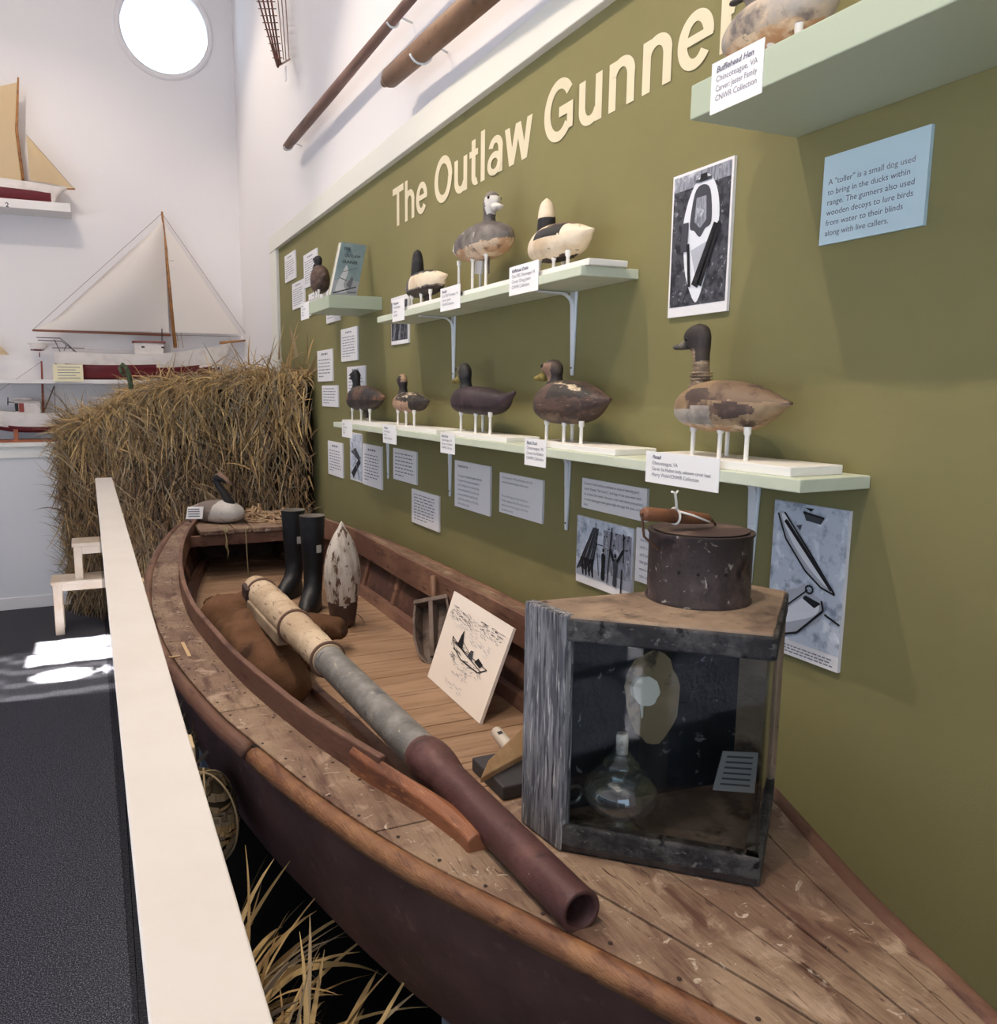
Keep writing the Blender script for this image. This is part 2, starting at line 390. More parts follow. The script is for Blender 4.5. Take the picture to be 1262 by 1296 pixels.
text_sheet((635, 690, 597.4, 647.6), 'white landscape text sheet about the 1918 law, between two shelf brackets',
  lambda sh: write(sh, ['The law passed in 1918 prohibiting the sale of the', 'waterfowl ended the big gun in this country.', '', '', 'The use of the big gun carries from it was a', 'blunder, weighing nearly 200 pounds, down to', 'smaller bores and their gauges, which were', 'shouldered as usual.'], .06, .13, .115, .0068, wmax=.86))
text_sheet((740, 823, 604.4, 642), 'wide bluish text sheet on gun recoil, directly above the photo of two gunners',
  lambda sh: write(sh, ['Gunners tried various methods to control their big guns\'', 'recoil. Ropes, "fish hearts", and bags of sea oats were used', 'to cushion the recoil. However, even with these precautions,', 'in some cases guns have gone right through the stern of the', 'boat.'], .04, .2, .175, .0072, wmax=.92))
text_sheet((809, 868, 667, 735), 'white text sheet half hidden behind the tin chimney of the lantern',
  lambda sh: write(sh, ['', 'the boat was rigged', 'with a sculling oar', 'and paddles which', 'the gunner used to', 'move up on the', 'rafts of ducks'], .1, .1, .135, .008, wmax=.8))
text_sheet((1048, 1180, 200, 310), 'pale blue text panel beginning A toller, cut by the right edge of the photo',
  lambda sh: write(sh, ['A "toller" is a small dog used', 'to bring in the ducks within', 'range. The gunners also used', 'wooden decoys to lure birds', 'from water to their blinds', 'along with live callers.'], .06, .33, .115, .0098, wmax=.9), mat_=M('paper_blue', '#c3d8de', rough=.8))

G = [M('grey_print_%d' % i, c, rough=.7) for i, c in enumerate(['#17171b', '#44454c', '#7c7d86', '#b4b6be', '#e4e5ea'])]
GN = M('print_grainy', '#4a4a50', [('#22222a', 60, .45, .6), ('#8b8c94', 90, .6, .68)], rough=.7)
GS = M('print_sand', '#c4cbd6', [('#8f98a8', 40, .5, .64), ('#e3e8ee', 25, .55, .65)], rough=.7)
GW = M('print_wood', '#9a9ca6', [('#6d6f7a', 30, .45, .6, (1, 6, 1)), ('#c9cbd2', 40, .55, .65)], rough=.7)
PM = G+[GN, GS, GW]
def photo(px, label, fn, name='mounted_photograph', cap=.9, sh=None):
    sh = sh or Sheet(*sheet_px(*px)); o = sh.board().build(name, PAPER); tag(o, label, 'photograph')
    b = MB(); fn(b, sh); b.build('picture', PM, o); return sh
def p_boat(b, s):   # white skiff seen from above
    quad(b, s, .03, .02, .97, .93, 5); quad(b, s, .03, .02, .97, .12, 7, 1)
    out = [(.46, .9), (.30, .72), (.24, .5), (.22, .36), (.3, .2), (.42, .09), (.55, .05), (.68, .09), (.78, .2), (.82, .36), (.76, .5), (.66, .7), (.55, .88)]
    shape(b, s, out, 4, 2)
    shape(b, s, [(.34, .38), (.40, .17), (.52, .12), (.66, .17), (.7, .38), (.6, .42), (.52, .47), (.42, .42)], 1, 3)
    shape(b, s, [(.42, .36), (.44, .2), (.6, .2), (.62, .36), (.52, .41)], 7, 4)
    shape(b, s, [(.38, .55), (.7, .5), (.52, .82)], 3, 4)
    line(b, s, (.78, .4), (.47, .8), .012, 0, 6, .02); line(b, s, (.84, .4), (.55, .8), .01, 0, 6, .014)
    line(b, s, (.27, .35), (.26, .55), .02, 1, 6); line(b, s, (.33, .5), (.38, .8), .008, 0, 6)
    line(b, s, (.42, .09), (.68, .09), .006, 1, 6); shape(b, s, [(.5, .05), (.6, .05), (.62, .1), (.48, .1)], 0, 7)
photo((856, 932, 225, 402), 'tall black and white photograph of a white gunning skiff seen from above', p_boat)
def p_men(b, s):
    quad(b, s, .0, .0, 1, .88, 6); quad(b, s, .5, .12, .98, .75, 7, 1); quad(b, s, 0, .74, 1, .88, 3, 2)
    for i in range(9): line(b, s, (.03+i*.035, .8-.02*(i % 3)), (.32+i*.012, .12), .006, 1 if i % 2 else 0, 3, .002)
    for x in (.12, .18, .24, .3): line(b, s, (x, .6), (x-.02+.05, .86), .015, 0, 4, .006)
    line(b, s, (.36, .05), (.44, .8), .003, 1, 4); line(b, s, (.36, .35), (.5, .35), .003, 1, 4)
    def man(x, z, k, arm):
        shape(b, s, [(x-.03*k, z), (x+.03*k, z), (x+.028*k, z-.17*k), (x+.035*k, z-.34*k), (x, z-.38*k), (x-.035*k, z-.34*k), (x-.028*k, z-.17*k)], 0 if not arm else 1, 6)
        c = (x, z-.42*k); shape(b, s, [(c[0]+.02*k*math.cos(a*PI/4), c[1]+.03*k*math.sin(a*PI/4)) for a in range(8)], 0, 7)
    man(.52, .83, 1, False); man(.73, .86, 1, True)
    line(b, s, (.7, .52), (.64, .36), .009, 0, 7); line(b, s, (.76, .52), (.86, .33), .009, 0, 7)
    line(b, s, (.6, .86), (.66, .05), .004, 0, 8); line(b, s, (.86, .1), (.87, .5), .004, 0, 8); line(b, s, (.85, .6), (.84, .95), .005, 0, 8)
    for i in range(14):
        x, z = random.uniform(.5, .95), random.uniform(.08, .4); line(b, s, (x, z), (x+.03, z+random.uniform(-.02, .02)), .004, 0, 8, .001)
photo((734, 806, 651.5, 735), 'black and white photograph of two men beside long guns and stacked poles', p_men)
def p_skiffs(b, s):
    quad(b, s, .0, .0, 1, .9, 6)
    shape(b, s, [(.07, .08), (.16, .07), (.34, .15), (.55, .3), (.75, .43), (.9, .52), (.72, .5), (.5, .42), (.25, .27), (.1, .16)], 3, 1)
    shape(b, s, [(.12, .1), (.2, .1), (.5, .3), (.82, .49), (.6, .42), (.3, .26)], 4, 2)
    for p, q in (((.07, .08), (.2, .24)), ((.2, .24), (.5, .42)), ((.5, .42), (.72, .5)), ((.72, .5), (.9, .525)), ((.2, .12), (.9, .52)), ((.16, .07), (.55, .3)), ((.55, .3), (.9, .52))): line(b, s, p, q, .0035, 0, 4)
    line(b, s, (.18, .12), (.86, .5), .007, 0, 5); shape(b, s, [(.34, .14), (.42, .13), (.4, .17)], 1, 6)
    shape(b, s, [(.42, .05), (.7, .07), (.66, .11), (.46, .1)], 1, 3); line(b, s, (.42, .05), (.7, .07), .004, 0, 4); shape(b, s, [(.44, .02), (.56, .02), (.52, .04)], 0, 4)
    shape(b, s, [(.02, .72), (.2, .6), (.45, .54), (.75, .58), (.78, .64), (.7, .72), (.45, .83), (.2, .88), (.05, .84)], 3, 4)
    shape(b, s, [(.06, .72), (.25, .62), (.45, .58), (.7, .6), (.68, .68), (.4, .76), (.15, .8)], 4, 5)
    shape(b, s, [(.5, .57), (.74, .6), (.66, .64), (.5, .6)], 0, 6); line(b, s, (.15, .72), (.55, .52), .016, 3, 7, .02); line(b, s, (.16, .735), (.56, .535), .003, 0, 8)
    for i in range(10): a, c = i*2*PI/10, (i+1)*2*PI/10; line(b, s, (.58+.05*math.cos(a), .53+.025*math.sin(a)), (.58+.05*math.cos(c), .53+.025*math.sin(c)), .004, 0, 8)
    shape(b, s, [(.02, .8), (.2, .76), (.2, .88), (.06, .86)], 1, 7)
    for p, q in (((.02, .72), (.2, .6)), ((.78, .64), (.45, .83)), ((.45, .83), (.15, .89)), ((.78, .64), (.75, .58)), ((.8, .66), (1, .7))): line(b, s, p, q, .004, 0, 8)
sh = Sheet(*sheet_px(985, 1081, 632, 822))
photo(None, 'tall blue toned photograph of two skiffs on sand, at the right under the lower shelf', p_skiffs, sh=sh)
b = MB()
for k in range(3):
    x = .06
    while x < .9: w = random.uniform(.03, .07); quad(b, sh, x, .93+k*.02, x+w, .938+k*.02); x += w+.015
o = [o for o in COL.objects if o.get('label', '').startswith('tall blue toned')][0]; b.build('caption', INK2, o)
def p_reeds(b, s):
    quad(b, s, .02, .1, .95, .92, 5)
    for i in range(24):
        x = random.uniform(.06, .9); line(b, s, (x, .9), (x+random.uniform(-.1, .1), random.uniform(.3, .6)), .004, random.choice([2, 3, 0]), 2, .001)
photo((497, 519, 378, 437), 'small dark photograph of marsh reeds behind the far end of the upper shelf', p_reeds)
def p_bay(b, s):
    quad(b, s, .03, .02, .97, .97, 6); shape(b, s, [(.1, .4), (.5, .3), (.9, .5), (.7, .55)], 1, 1); shape(b, s, [(.1, .85), (.8, .5), (.9, .6), (.3, .95)], 0, 1); line(b, s, (.2, .2), (.8, .95), .01, 2, 2)
photo((444.5, 459.5, 547, 606), 'narrow blue grey photograph under the lower shelf between two text sheets', p_bay)

# ------------------------------------------------------------ shelves
SHX = 1.03
us_z1 = 1.878; ls_z1 = 1.462
b = MB().box(SHX, PX, 1.56, 2.93, us_z1-.022, us_z1); tag(b.build('wall_shelf', SHELFG, bevel=.002), 'pale green upper shelf carrying three decoys under the title', 'shelf')
b = MB().box(SHX, PX, .925, 3.545, ls_z1-.022, ls_z1); tag(b.build('wall_shelf', SHELFG, bevel=.002), 'long pale green lower shelf carrying five decoys', 'shelf')
b = MB().box(.952, PX, 3.31, 3.64, 1.945, 1.999); tag(b.build('box_shelf', BOXG, bevel=.002), 'thick green box shelf with the book and one decoy', 'shelf')
b = MB().box(.949, PX, .62, 1.127, 2.045, 2.099); tag(b.build('box_shelf', BOXG, bevel=.002), 'thick green box shelf at the top right corner of the wall', 'shelf')
def bracket(y, zt, lab, L=.215):
    t = thing('shelf_bracket', (PX, y, zt-L), lab, 'bracket', 'white metal brackets under the shelves')
    b = MB(); w0, w1 = .016, .006
    b.hexa([(PX-.006, y-w1, zt-L), (PX, y-w1, zt-L), (PX, y+w1, zt-L), (PX-.006, y+w1, zt-L), (PX-.006, y-w0, zt), (PX, y-w0, zt), (PX, y+w0, zt), (PX-.006, y+w0, zt)])
    b.build('upright', BRK, t, bevel=.002)
    b = MB(); c = []
    for i in range(9):
        a = PI/2*i/8; c.append((PX-.02-.015*(1-math.cos(a))*0-.03*(1-math.cos(a)), zt-.006-.03*(1-math.sin(a))))
    pts = [(PX-.004, zt-.10)]+[(PX-.005-.035*(1-math.cos(PI/2*i/6)), zt-.045+.037*math.sin(PI/2*i/6)) for i in range(7)]+[(PX-.13, zt-.005)]
    b.ringloft([[(x-.0, y-.009, z), (x, y+.009, z), (x-.003, y+.009, z+.004), (x-.003, y-.009, z+.004)] for x, z in pts])
    b.build('arm', BRK, t)
    for dz in (.02, L-.03):
        b = MB().ell((PX-.007, y, zt-L+dz), (.002, .0025, .0025), 8); b.build('screw', M('screw', '#3a3a3a', metal=.8, rough=.4), t, smooth=True)
zu = us_z1-.022; zl = ls_z1-.022
bracket(P(575, 450, 0, PX).y, zu, 'white shelf bracket under the far part of the upper shelf')
bracket(P(726, 450, 0, PX).y, zu, 'white shelf bracket under the near part of the upper shelf')
bracket(P(492, 590, 0, PX).y, zl, 'white shelf bracket under the lower shelf below the widgeon decoy')
bracket(P(570.5, 610, 0, PX).y, zl, 'white shelf bracket under the lower shelf left of the punt gun text sheet')
bracket(P(719, 630, 0, PX).y, zl, 'white shelf bracket under the lower shelf just left of the gunners photo')
bracket(P(953, 680, 0, PX).y, zl, 'white shelf bracket behind the tin chimney, below the pintail decoy')

# ------------------------------------------------------------ label cards
def card(px, label, lines, X, title=True):
    u0, u1, vt, vb = px; a = P(u0, vt, 0, X); c = P(u1, vt, 0, X); d = P(u0, vb, 0, X)
    sh = Sheet(a.y, c.y, a.z, d.z, x=X, th=.0015); o = sh.board().build('label_card', M('card_white', '#f4f2f0', rough=.7)); tag(o, label, 'label card')
    n = len(lines); write(sh, lines, .1, .22, .7/n+.01, sh.h*.085 if sh.w/sh.h < 1.4 else sh.h*.12, (0,), slant=(0,), wmax=.8).build('lettering', INK2, o)
card((902.5, 967, 81.6, 145), 'white card reading Bufflehead Hen on the top right box shelf', ['Bufflehead Hen', 'Chincoteague, VA', 'Carver: Jester Family', 'CNWR Collection'], .949)
card((645.5, 682, 339, 375), 'white card reading Bufflehead Drake on the upper shelf', ['Bufflehead Drake', 'Circa 1920, Chincoteague, VA', 'Carver: Doug Jester', 'CNWR Collection'], 1.03)
card((558, 583, 366, 395), 'white card on the upper shelf below the tail of the black headed white faced decoy', ['Bluebill', 'Circa 1920, Chincoteague, VA', 'Carver: Jester', 'CNWR Collection'], 1.03)
card((497, 512, 380.6, 408), 'small white card at the far end of the upper shelf', ['Merganser', 'Chincoteague', 'Carver', 'CNWR'], 1.03)
card((381, 391, 385, 406), 'small bluish card hanging on the far corner of the box shelf', ['Decoy', 'Chincoteague', 'Carver', 'CNWR'], .952)
card((433, 446, 533, 552.5), 'small white card at the far end of the lower shelf below the coot decoy', ['Coot', 'Chincoteague', 'Carver', 'CNWR'], 1.03)
card((485, 502, 537, 560), 'small white card on the lower shelf below the widgeon decoy', ['Widgeon', 'Chincoteague', 'Carver', 'CNWR Collection'], 1.03)
card((558, 576, 547, 572.5), 'white card on the lower shelf below the yellow billed black duck decoy', ['Black Duck', 'Chincoteague, VA', 'Carver: Ira Hudson', 'CNWR Collection'], 1.03)
card((665, 692, 554, 588), 'white card on the lower shelf below the mottled brown decoy', ['Black Duck', 'Chincoteague, VA', 'Carver: Ira Hudson', 'CNWR Collection'], 1.03)
card((819, 912.5, 570.5, 609.5), 'large white card reading Pintail on the lower shelf', ['Pintail', 'Chincoteague, VA', 'Carver: Ira Hudson body, unknown carver head', 'Harry Walsh/CNWR Collection'], 1.03)
# ============================================================ DECOYS
def paint(name, base, *layers, rough=.6, bump=.15): return M(name, base, layers, rough=rough, bump=bump, bscale=60)
D_DARK = paint('decoy_dark', '#2d2725', ('#43362f', 18, .45, .62), ('#5d4a3e', 40, .62, .72))
D_BLACK = paint('decoy_black', '#1d1b1d', ('#35302f', 20, .5, .65))
D_COOT = paint('decoy_coot', '#2c2a2c', ('#7b5a44', 11, .42, .6), ('#453a36', 30, .55, .66))
D_BRN = paint('decoy_brown', '#3f302b', ('#5f4a3f', 14, .42, .6, (1, 3, 3)), ('#8d7462', 26, .62, .68, (1, 6, 6)))
D_TAN = paint('decoy_tan', '#977a60', ('#b79878', 20, .45, .6), ('#5d4639', 26, .58, .66))
D_PINB = paint('decoy_pintail', '#8d7458', ('#a88f70', 16, .4, .58), ('#5f4a3c', 12, .54, .6), ('#bfae96', 40, .62, .7))
D_PIND = paint('decoy_pintail_back', '#7b6450', ('#4d3b33', 14, .45, .56), ('#b09a80', 30, .6, .68))
D_PATCH = paint('decoy_patch', '#4d3d36', ('#6d5748', 30, .5, .65))
D_GREYW = paint('decoy_greywhite', '#b5ab9f', ('#8f867d', 20, .5, .65))
D_CREAM = paint('decoy_cream', '#e2d2b8', ('#cdb593', 12, .45, .62), ('#8d7a66', 40, .64, .7))
D_WHITE = paint('decoy_white', '#ddd6cc', ('#b3a797', 24, .55, .68))
D_GREY = paint('decoy_grey', '#57504d', ('#7d756e', 14, .45, .6), ('#a39a8e', 24, .6, .68))
D_HEN = paint('decoy_hen', '#a59c92', ('#c9b193', 8, .42, .58), ('#6f6762', 12, .54, .64))
D_BILLY = paint('bill_yellow', '#7b6a30', ('#9c8a45', 30, .5, .6))
D_BILLG = paint('bill_grey', '#4f4a44', ('#8b8378', 30, .55, .65))
D_UND = paint('decoy_under', '#b08a68', ('#d2bca0', 16, .5, .6), ('#5d4638', 22, .6, .68))
D_RUFF = paint('decoy_neck', '#6d5a48', ('#a08a70', 40, .45, .6, (1, 1, 5)), ('#3f332c', 30, .55, .65))
D_WING = M('decoy_wing', '#2f2926', [('#cbb99c', 12, .56, .6, (1, 4, 4)), ('#4a3d36', 30, .5, .6)], rough=.6, bump=.2)
D_FLANK = paint('decoy_flank', '#a5826a', ('#c09c80', 14, .4, .6), ('#6d5142', 30, .6, .68))
TOPT = [(0, .50), (.04, .66), (.12, .82), (.28, .97), (.45, 1.0), (.65, .93), (.82, .78), (.93, .66), (1, .60)]
BOTT = [(0, .42), (.04, .24), (.12, .10), (.3, 0), (.5, 0), (.68, .06), (.82, .24), (.93, .44), (1, .54)]
HWT = [(0, .05), (.04, .42), (.12, .72), (.3, .98), (.5, 1), (.7, .82), (.85, .48), (.95, .2), (1, .08)]
def body_mesh(L, H, W, topt=TOPT, bott=BOTT, hwt=HWT, col=None, ns=100, nr=64):
    rings = []
    for i in range(ns+1):
        t = i/ns; t2 = .5-.5*math.cos(PI*t) if False else t
        a = interp(topt, t2)*H; bt = interp(bott, t2)*H; w = max(interp(hwt, t2)*W/2, .0005)
        zc = bt+(a-bt)*.45; r = []
        for j in range(nr):
            th = 2*PI*j/nr; c, s_ = math.cos(th), math.sin(th)
            y = w*math.copysign(abs(c)**.85, c); z = zc+((a-zc) if s_ > 0 else (zc-bt))*math.copysign(abs(s_)**.9, s_)
            r.append((L*(.5-t2), y, z))
        rings.append(r)
    b = MB().ringloft(rings)
    if col:
        for k, f in enumerate(b.f):
            c = sum((b.v[i] for i in f), Vector())/len(f); b.m[k] = col(c.x/L+.012*noise.noise(c*60), c.y/(W/2), c.z/H+.05*noise.noise(c*45))
    return b
HEADS = [(0, -.18, .85, .8), (0, .02, .66, .6), (.04, .2, .5, .44), (.1, .36, .52, .42), (.24, .52, .76, .48), (.34, .66, .88, .52), (.34, .78, .82, .5), (.26, .9, .56, .38), (.2, .97, .3, .22), (.18, 1.0, .03, .03)]
def head_mesh(x0, z0, HH, hs, secs=HEADS, col=None, lean=0, yaw=0, n=48):
    tab = [[(s[1], s[k]) for s in secs] for k in (0, 2, 3)]
    rings = []; ns = 60; R = Matrix.Rotation(yaw, 3, 'Z')
    for i in range(ns+1):
        t = lerp(secs[0][1], 1, i/ns)
        if i > ns-4: t = 1-(1-lerp(secs[0][1], 1, (ns-4)/ns))*math.cos(PI/2*(i-ns+4)/4)*1.0
        x, a, c = [interp(q, t) for q in tab]
        k = min(1, max(0, t*2))
        rings.append([Vector((x0+lean*t, 0, z0+t*HH))+(Matrix.Rotation(yaw*k, 3, 'Z') @ Vector((x*hs+max(a, .02)*hs*math.cos(2*PI*j/n), max(c, .02)*hs*math.sin(2*PI*j/n), 0))) for j in range(n)])
    b = MB().ringloft(rings)
    if col:
        for k, f in enumerate(b.f):
            c = sum((b.v[i] for i in f), Vector())/len(f); b.m[k] = col((c.x-x0)/hs+.08*noise.noise(c*90), c.y/hs, (c.z-z0)/HH+.03*noise.noise(c*70))
    return b
def bill_mesh(x0, z0, L, w, h, yaw=0, droop=.25, base=(0, 0)):
    R = Matrix.Rotation(yaw, 3, 'Z'); rings = []
    for i in range(10):
        t = i/9; ww = w*(1-.25*math.sin(PI*t*.9))*(1 if t < .85 else .75); hh = h*(1-.62*t)
        if t > .95: ww *= .5; hh *= .6
        c = Vector((L*t, 0, -droop*L*t+.12*L*t*t))
        rings.append([Vector((base[0], 0, 0))+R @ (Vector((x0-base[0], 0, z0))+c+Vector((0, ww*math.cos(2*PI*j/12), hh*math.sin(2*PI*j/12)))) for j in range(12)])
    return MB().ringloft(rings)
def duck(name, label, cat, X, Yb, Yt, zb, zt, zh, W, bodym, headm, billm, hs=.021, bcol=None, hcol=None, hx=.30, lean=0, bl=.045, yaw=0, topt=TOPT, bott=BOTT, secs=HEADS, group=None, rz=0, bz=.62, tail=None, extra=None, keel=None):
    L = abs(Yb-Yt); face = 1 if Yb > Yt else -1
    t = thing(name, (X, (Yb+Yt)/2, zb), label, cat, group, rz=(PI/2 if face > 0 else -PI/2)+rz)
    H = zt-zb
    body_mesh(L, H, W, topt, bott, HWT, bcol).build('body', bodym, t, smooth=True, local=True)
    z0 = H*.86; x0 = L*hx
    head_mesh(x0, z0, zh-zb-z0, hs, secs, hcol, lean, yaw).build('head', headm, t, smooth=True, local=True)
    hd = [c for c in COL.objects if c.parent == t][-1]; WORLD[hd.name] = Vector()
    if billm:
        HH = zh-zb-z0
        bill_mesh(x0+lean*bz+hs*.95, z0+HH*bz, bl, hs*.40, hs*.32, yaw, base=(x0+lean*bz, 0)).build('bill', billm, hd, smooth=True, local=True)
        R = Matrix.Rotation(yaw, 3, 'Z')
        for s_ in (-1, 1):
            p = Vector((x0+lean*.74, 0, z0+HH*.76))+R @ Vector((hs*.72, s_*hs*.44, 0)); MB().ell(p, (hs*.12,)*3, 8).build('eye', M('eye_black', '#0c0a0a', rough=.2), hd, smooth=True, local=True)
    if keel: MB().box(-.02, .02, -.006, .006, -.03, .01).build('keel_weight', D_DARK, t, local=True, bevel=.003)
    if extra: extra(t, L, H)
    return t
def stand(X0, X1, Y0, Y1, z, zpeg, lab, pegs=None, th=.014):
    if abs(zpeg-k['zb']) < .012:
        c_ = (k['Yb']+k['Yt'])/2; L_ = abs(k['Yb']-k['Yt']); xf = (k['X']-.022-X0-.012)/(X1-X0-.024); xb = (k['X']+.022-X0-.012)/(X1-X0-.024)
        pegs = [(xf, (c_+q*L_-Y0)/(Y1-Y0)) for q in (.26, 0, -.24)]+[(xb, (c_+.1*L_-Y0)/(Y1-Y0))]
    t = thing('decoy_stand', ((X0+X1)/2, (Y0+Y1)/2, z), lab, 'display stand', 'white peg stands under the decoys')
    MB().box(X0, X1, Y0, Y1, z, z+th).build('base', STANDW, t, bevel=.0015)
    L = Y1-Y0
    for (fx, fy) in pegs or ((.08, .82), (.08, .5), (.08, .2), (.85, .6)):
        x = lerp(X0+.012, X1-.012, fx); y = lerp(Y0, Y1, fy)
        MB().lathe([(.0042, th), (.0042, zpeg-z-.014), (.0065, zpeg-z-.010), (.0068, zpeg-z+.002), (.001, zpeg-z+.002)], (x, y, z), 12).build('peg', STANDW, t, smooth=True, auto=40)
    return t
def yz(u, v, X): p = P(u, v, 0, X); return p.y, p.z
WDT = .10
def spec(X, ub, ut, vback, vbot, vhead):
    yb = yz(ub, (vback+vbot)/2, X)[0]; yt = yz(ut, (vback+vbot)/2, X)[0]
    um = (ub+ut)/2
    w = WDT*abs((yb+yt)/2/X)*.13*(1 if yb > yt else -1)
    return dict(X=X, Yb=yb-w, Yt=yt+w, zt=yz(um, vback, X)[1], zb=yz(um, vbot, X)[1], zh=yz(lerp(ub, ut, .22), vhead, X)[1])
XC = 1.095
# coot
k = spec(XC, 438.6, 491.5, 488, 520, 468)
duck('duck_decoy', 'dark coot decoy with brown worn back, farthest on the lower shelf', 'duck decoy', W=.085, bodym=[D_DARK, D_COOT], headm=D_BLACK, billm=D_BLACK, hs=.040, bl=.036, hx=.26, lean=.004, bcol=lambda x, y, z: 1 if z > .45 else 0, keel=1, **k)
stand(SHX+.01, SHX+.115, P(492, 540, 0, 1.04).y, P(433, 534, 0, 1.04).y, ls_z1, k['zb']+.008, 'white peg stand under the dark coot decoy')
# widgeon
k = spec(XC, 497.5, 548, 496, 522, 473)
duck('duck_decoy', 'small widgeon decoy with pinkish tan breast and streaked wings on the lower shelf', 'duck decoy', W=.08, bodym=[D_FLANK, D_WING, D_DARK], headm=[D_DARK, D_TAN], billm=None, hs=.036, hx=.26,
     hcol=lambda x, y, z: 1 if z > .9 or (z > .6 and x < -.2) else 0, bcol=lambda x, y, z: 1 if (z > .55 and x < .22) else (2 if x < -.15 and z > .1 else 0), **k)
stand(SHX+.01, SHX+.115, P(552.5, 545, 0, 1.04).y, P(487, 538, 0, 1.04).y, ls_z1, k['zb']+.008, 'white peg stand under the small widgeon decoy')
# black duck
k = spec(XC, 571.5, 657, 489, 525, 459)
duck('duck_decoy', 'plain dark brown duck decoy with yellowish bill, middle of the lower shelf', 'duck decoy', W=.1, bodym=[paint('decoy_plain', '#33262a', ('#46343a', 12, .45, .6), ('#241c1c', 20, .55, .66))], headm=[D_BLACK, paint('cheek_green', '#5a543c', ('#77704f', 30, .5, .6))], billm=D_BILLY, hs=.041, bl=.055, lean=.01, hx=.28, bz=.42,
     hcol=lambda x, y, z: 1 if (x > .35 and .3 < z < .85) else 0,
     topt=[(0, .5), (.04, .72), (.12, .92), (.28, 1.0), (.5, .98), (.7, .88), (.85, .76), (.92, .78), (1, .84)], bott=[(0, .38), (.04, .2), (.12, .06), (.3, 0), (.5, 0), (.7, .02), (.84, .2), (.92, .5), (1, .72)], **k)
stand(SHX+.01, SHX+.115, P(641, 553, 0, 1.04).y, P(563, 545, 0, 1.04).y, ls_z1, k['zb']+.008, 'white peg stand under the yellow billed dark decoy')
# mottled brown duck
k = spec(XC, 678, 779.5, 481, 537, 455)
duck('duck_decoy', 'large mottled brown decoy with tan face and pale feather strokes on the lower shelf', 'duck decoy', W=.115, bodym=[D_BRN, D_WING, paint('decoy_belly', '#4a3a34', ('#7d6552', 18, .52, .62), ('#d0c0a8', 20, .68, .72))], headm=[D_DARK, paint('cheek_tan', '#7b5f50', ('#9a7a66', 24, .5, .6))], billm=D_BILLY, hs=.043, bl=.055, lean=.006, hx=.25, bz=.42,
     hcol=lambda x, y, z: 1 if (x > -.05 and .2 < z < .88) else 0, bcol=lambda x, y, z: 2 if z < .25 else (1 if (z > .62 and -.35 < x < .1 and abs(y) > .3) else 0), **k)
stand(SHX+.01, SHX+.12, P(779, 562, 0, 1.04).y, P(668, 556, 0, 1.04).y, ls_z1, k['zb']+.008, 'white peg stand under the mottled brown decoy')
# pintail
k = spec(XC, 855.5, 1009.5, 481, 547, 409)
PS = [(0, -.12, .95, .8), (0, .04, .66, .6), (.0, .12, .56, .5), (-.02, .3, .5, .46), (.0, .5, .52, .44), (.12, .62, .7, .5), (.3, .74, .95, .52), (.34, .84, .95, .52), (.25, .93, .7, .42), (.18, .98, .35, .25), (.15, 1.0, .03, .03)]
def pin_extra(t, L, H):
    b = MB()
    for i in range(3): b.tube([(L*.30+.0215*math.cos(a*PI/8), 0.0185*math.sin(a*PI/8), H*(1.03+.06*i)) for a in range(16)], .0016, 6, closed=True)
    b.build('neck_wrapping', D_RUFF, t, smooth=True, local=True)
duck('duck_decoy', 'pintail decoy with long upright neck and large worn patches, nearest on the lower shelf', 'duck decoy', W=.115,
     bodym=[D_PINB, D_PIND, D_PATCH, D_GREYW, D_UND], headm=[D_RUFF, D_DARK], billm=D_BILLG, hs=.0335, bl=.045, lean=.006, hx=.30, bz=.70, secs=PS,
     hcol=lambda x, y, z: 1 if (z > .6 or (z > .42 and x < .05)) else 0,
     bcol=lambda x, y, z: 4 if z < .14 else (2 if ((x-.13)/.12)**2+((z-.72)/.14)**2 < 1 and not (x > .17 and z < .64) else (2 if ((x+.17)/.15)**2+((z-.44)/.14)**2 < 1 else (3 if (-.02 < x < .16 and z < .5 and x < .02+.3*(z)) else (1 if z > .62+.1*x and x < .05 else (3 if x > .08 and z < .42 else 0))))), extra=pin_extra, **k)
stand(SHX+.012, SHX+.13, P(1001.5, 584, 0, 1.042).y, P(822, 575, 0, 1.042).y, ls_z1, k['zb']+.01, 'white peg stand under the pintail decoy', pegs=((.08, .80), (.08, .27), (.08, .02+.06), (.9, .55)) and ((.12, .78), (.02, .28), (.5, .1), (.95, .62)), th=.016)
# upper shelf
k = spec(XC, 514, 571, 341, 374, 317)
def twopoint(t, L, H):
    pass
duck('duck_decoy', 'small decoy with dark head, grey breast and cream side, on the upper shelf', 'duck decoy', W=.085, bodym=[D_GREY, D_CREAM, D_DARK], headm=D_BLACK, billm=None, hs=.034, hx=.26, keel=1,
     secs=[(0, -.18, .85, .8), (0, .02, .8, .7), (0, .2, .76, .66), (0, .5, .7, .6), (0, .75, .6, .5), (0, .92, .4, .36), (0, 1, .1, .1)],
     bcol=lambda x, y, z: (1 if (x < .22 and .3 < z < .82 and z > -x*.1+.2) else (2 if z <= .25 or (z > .85 and x < .2) else 0)), **k)
stand(SHX+.01, SHX+.115, P(585, 385, 0, 1.04).y, P(505, 385, 0, 1.04).y, us_z1, k['zb']+.01, 'white peg stand under the small split headed decoy')
k = spec(XC, 650, 570, 284, 329, 240)
k['zh'] = yz(626, 240, XC)[1]
def scaup_extra(t, L, H):
    MB().box(.035, .06, -.005, .005, -.045, .012).build('lead_weight', D_GREY, t, local=True, bevel=.003)
    MB().box(-.012, .033, -.0075, -.0035, -.038, .0, mat=Matrix.Rotation(.12, 4, 'Y')).build('white_tag', M('tag_white', '#cfcbc6', rough=.7), t, local=True)
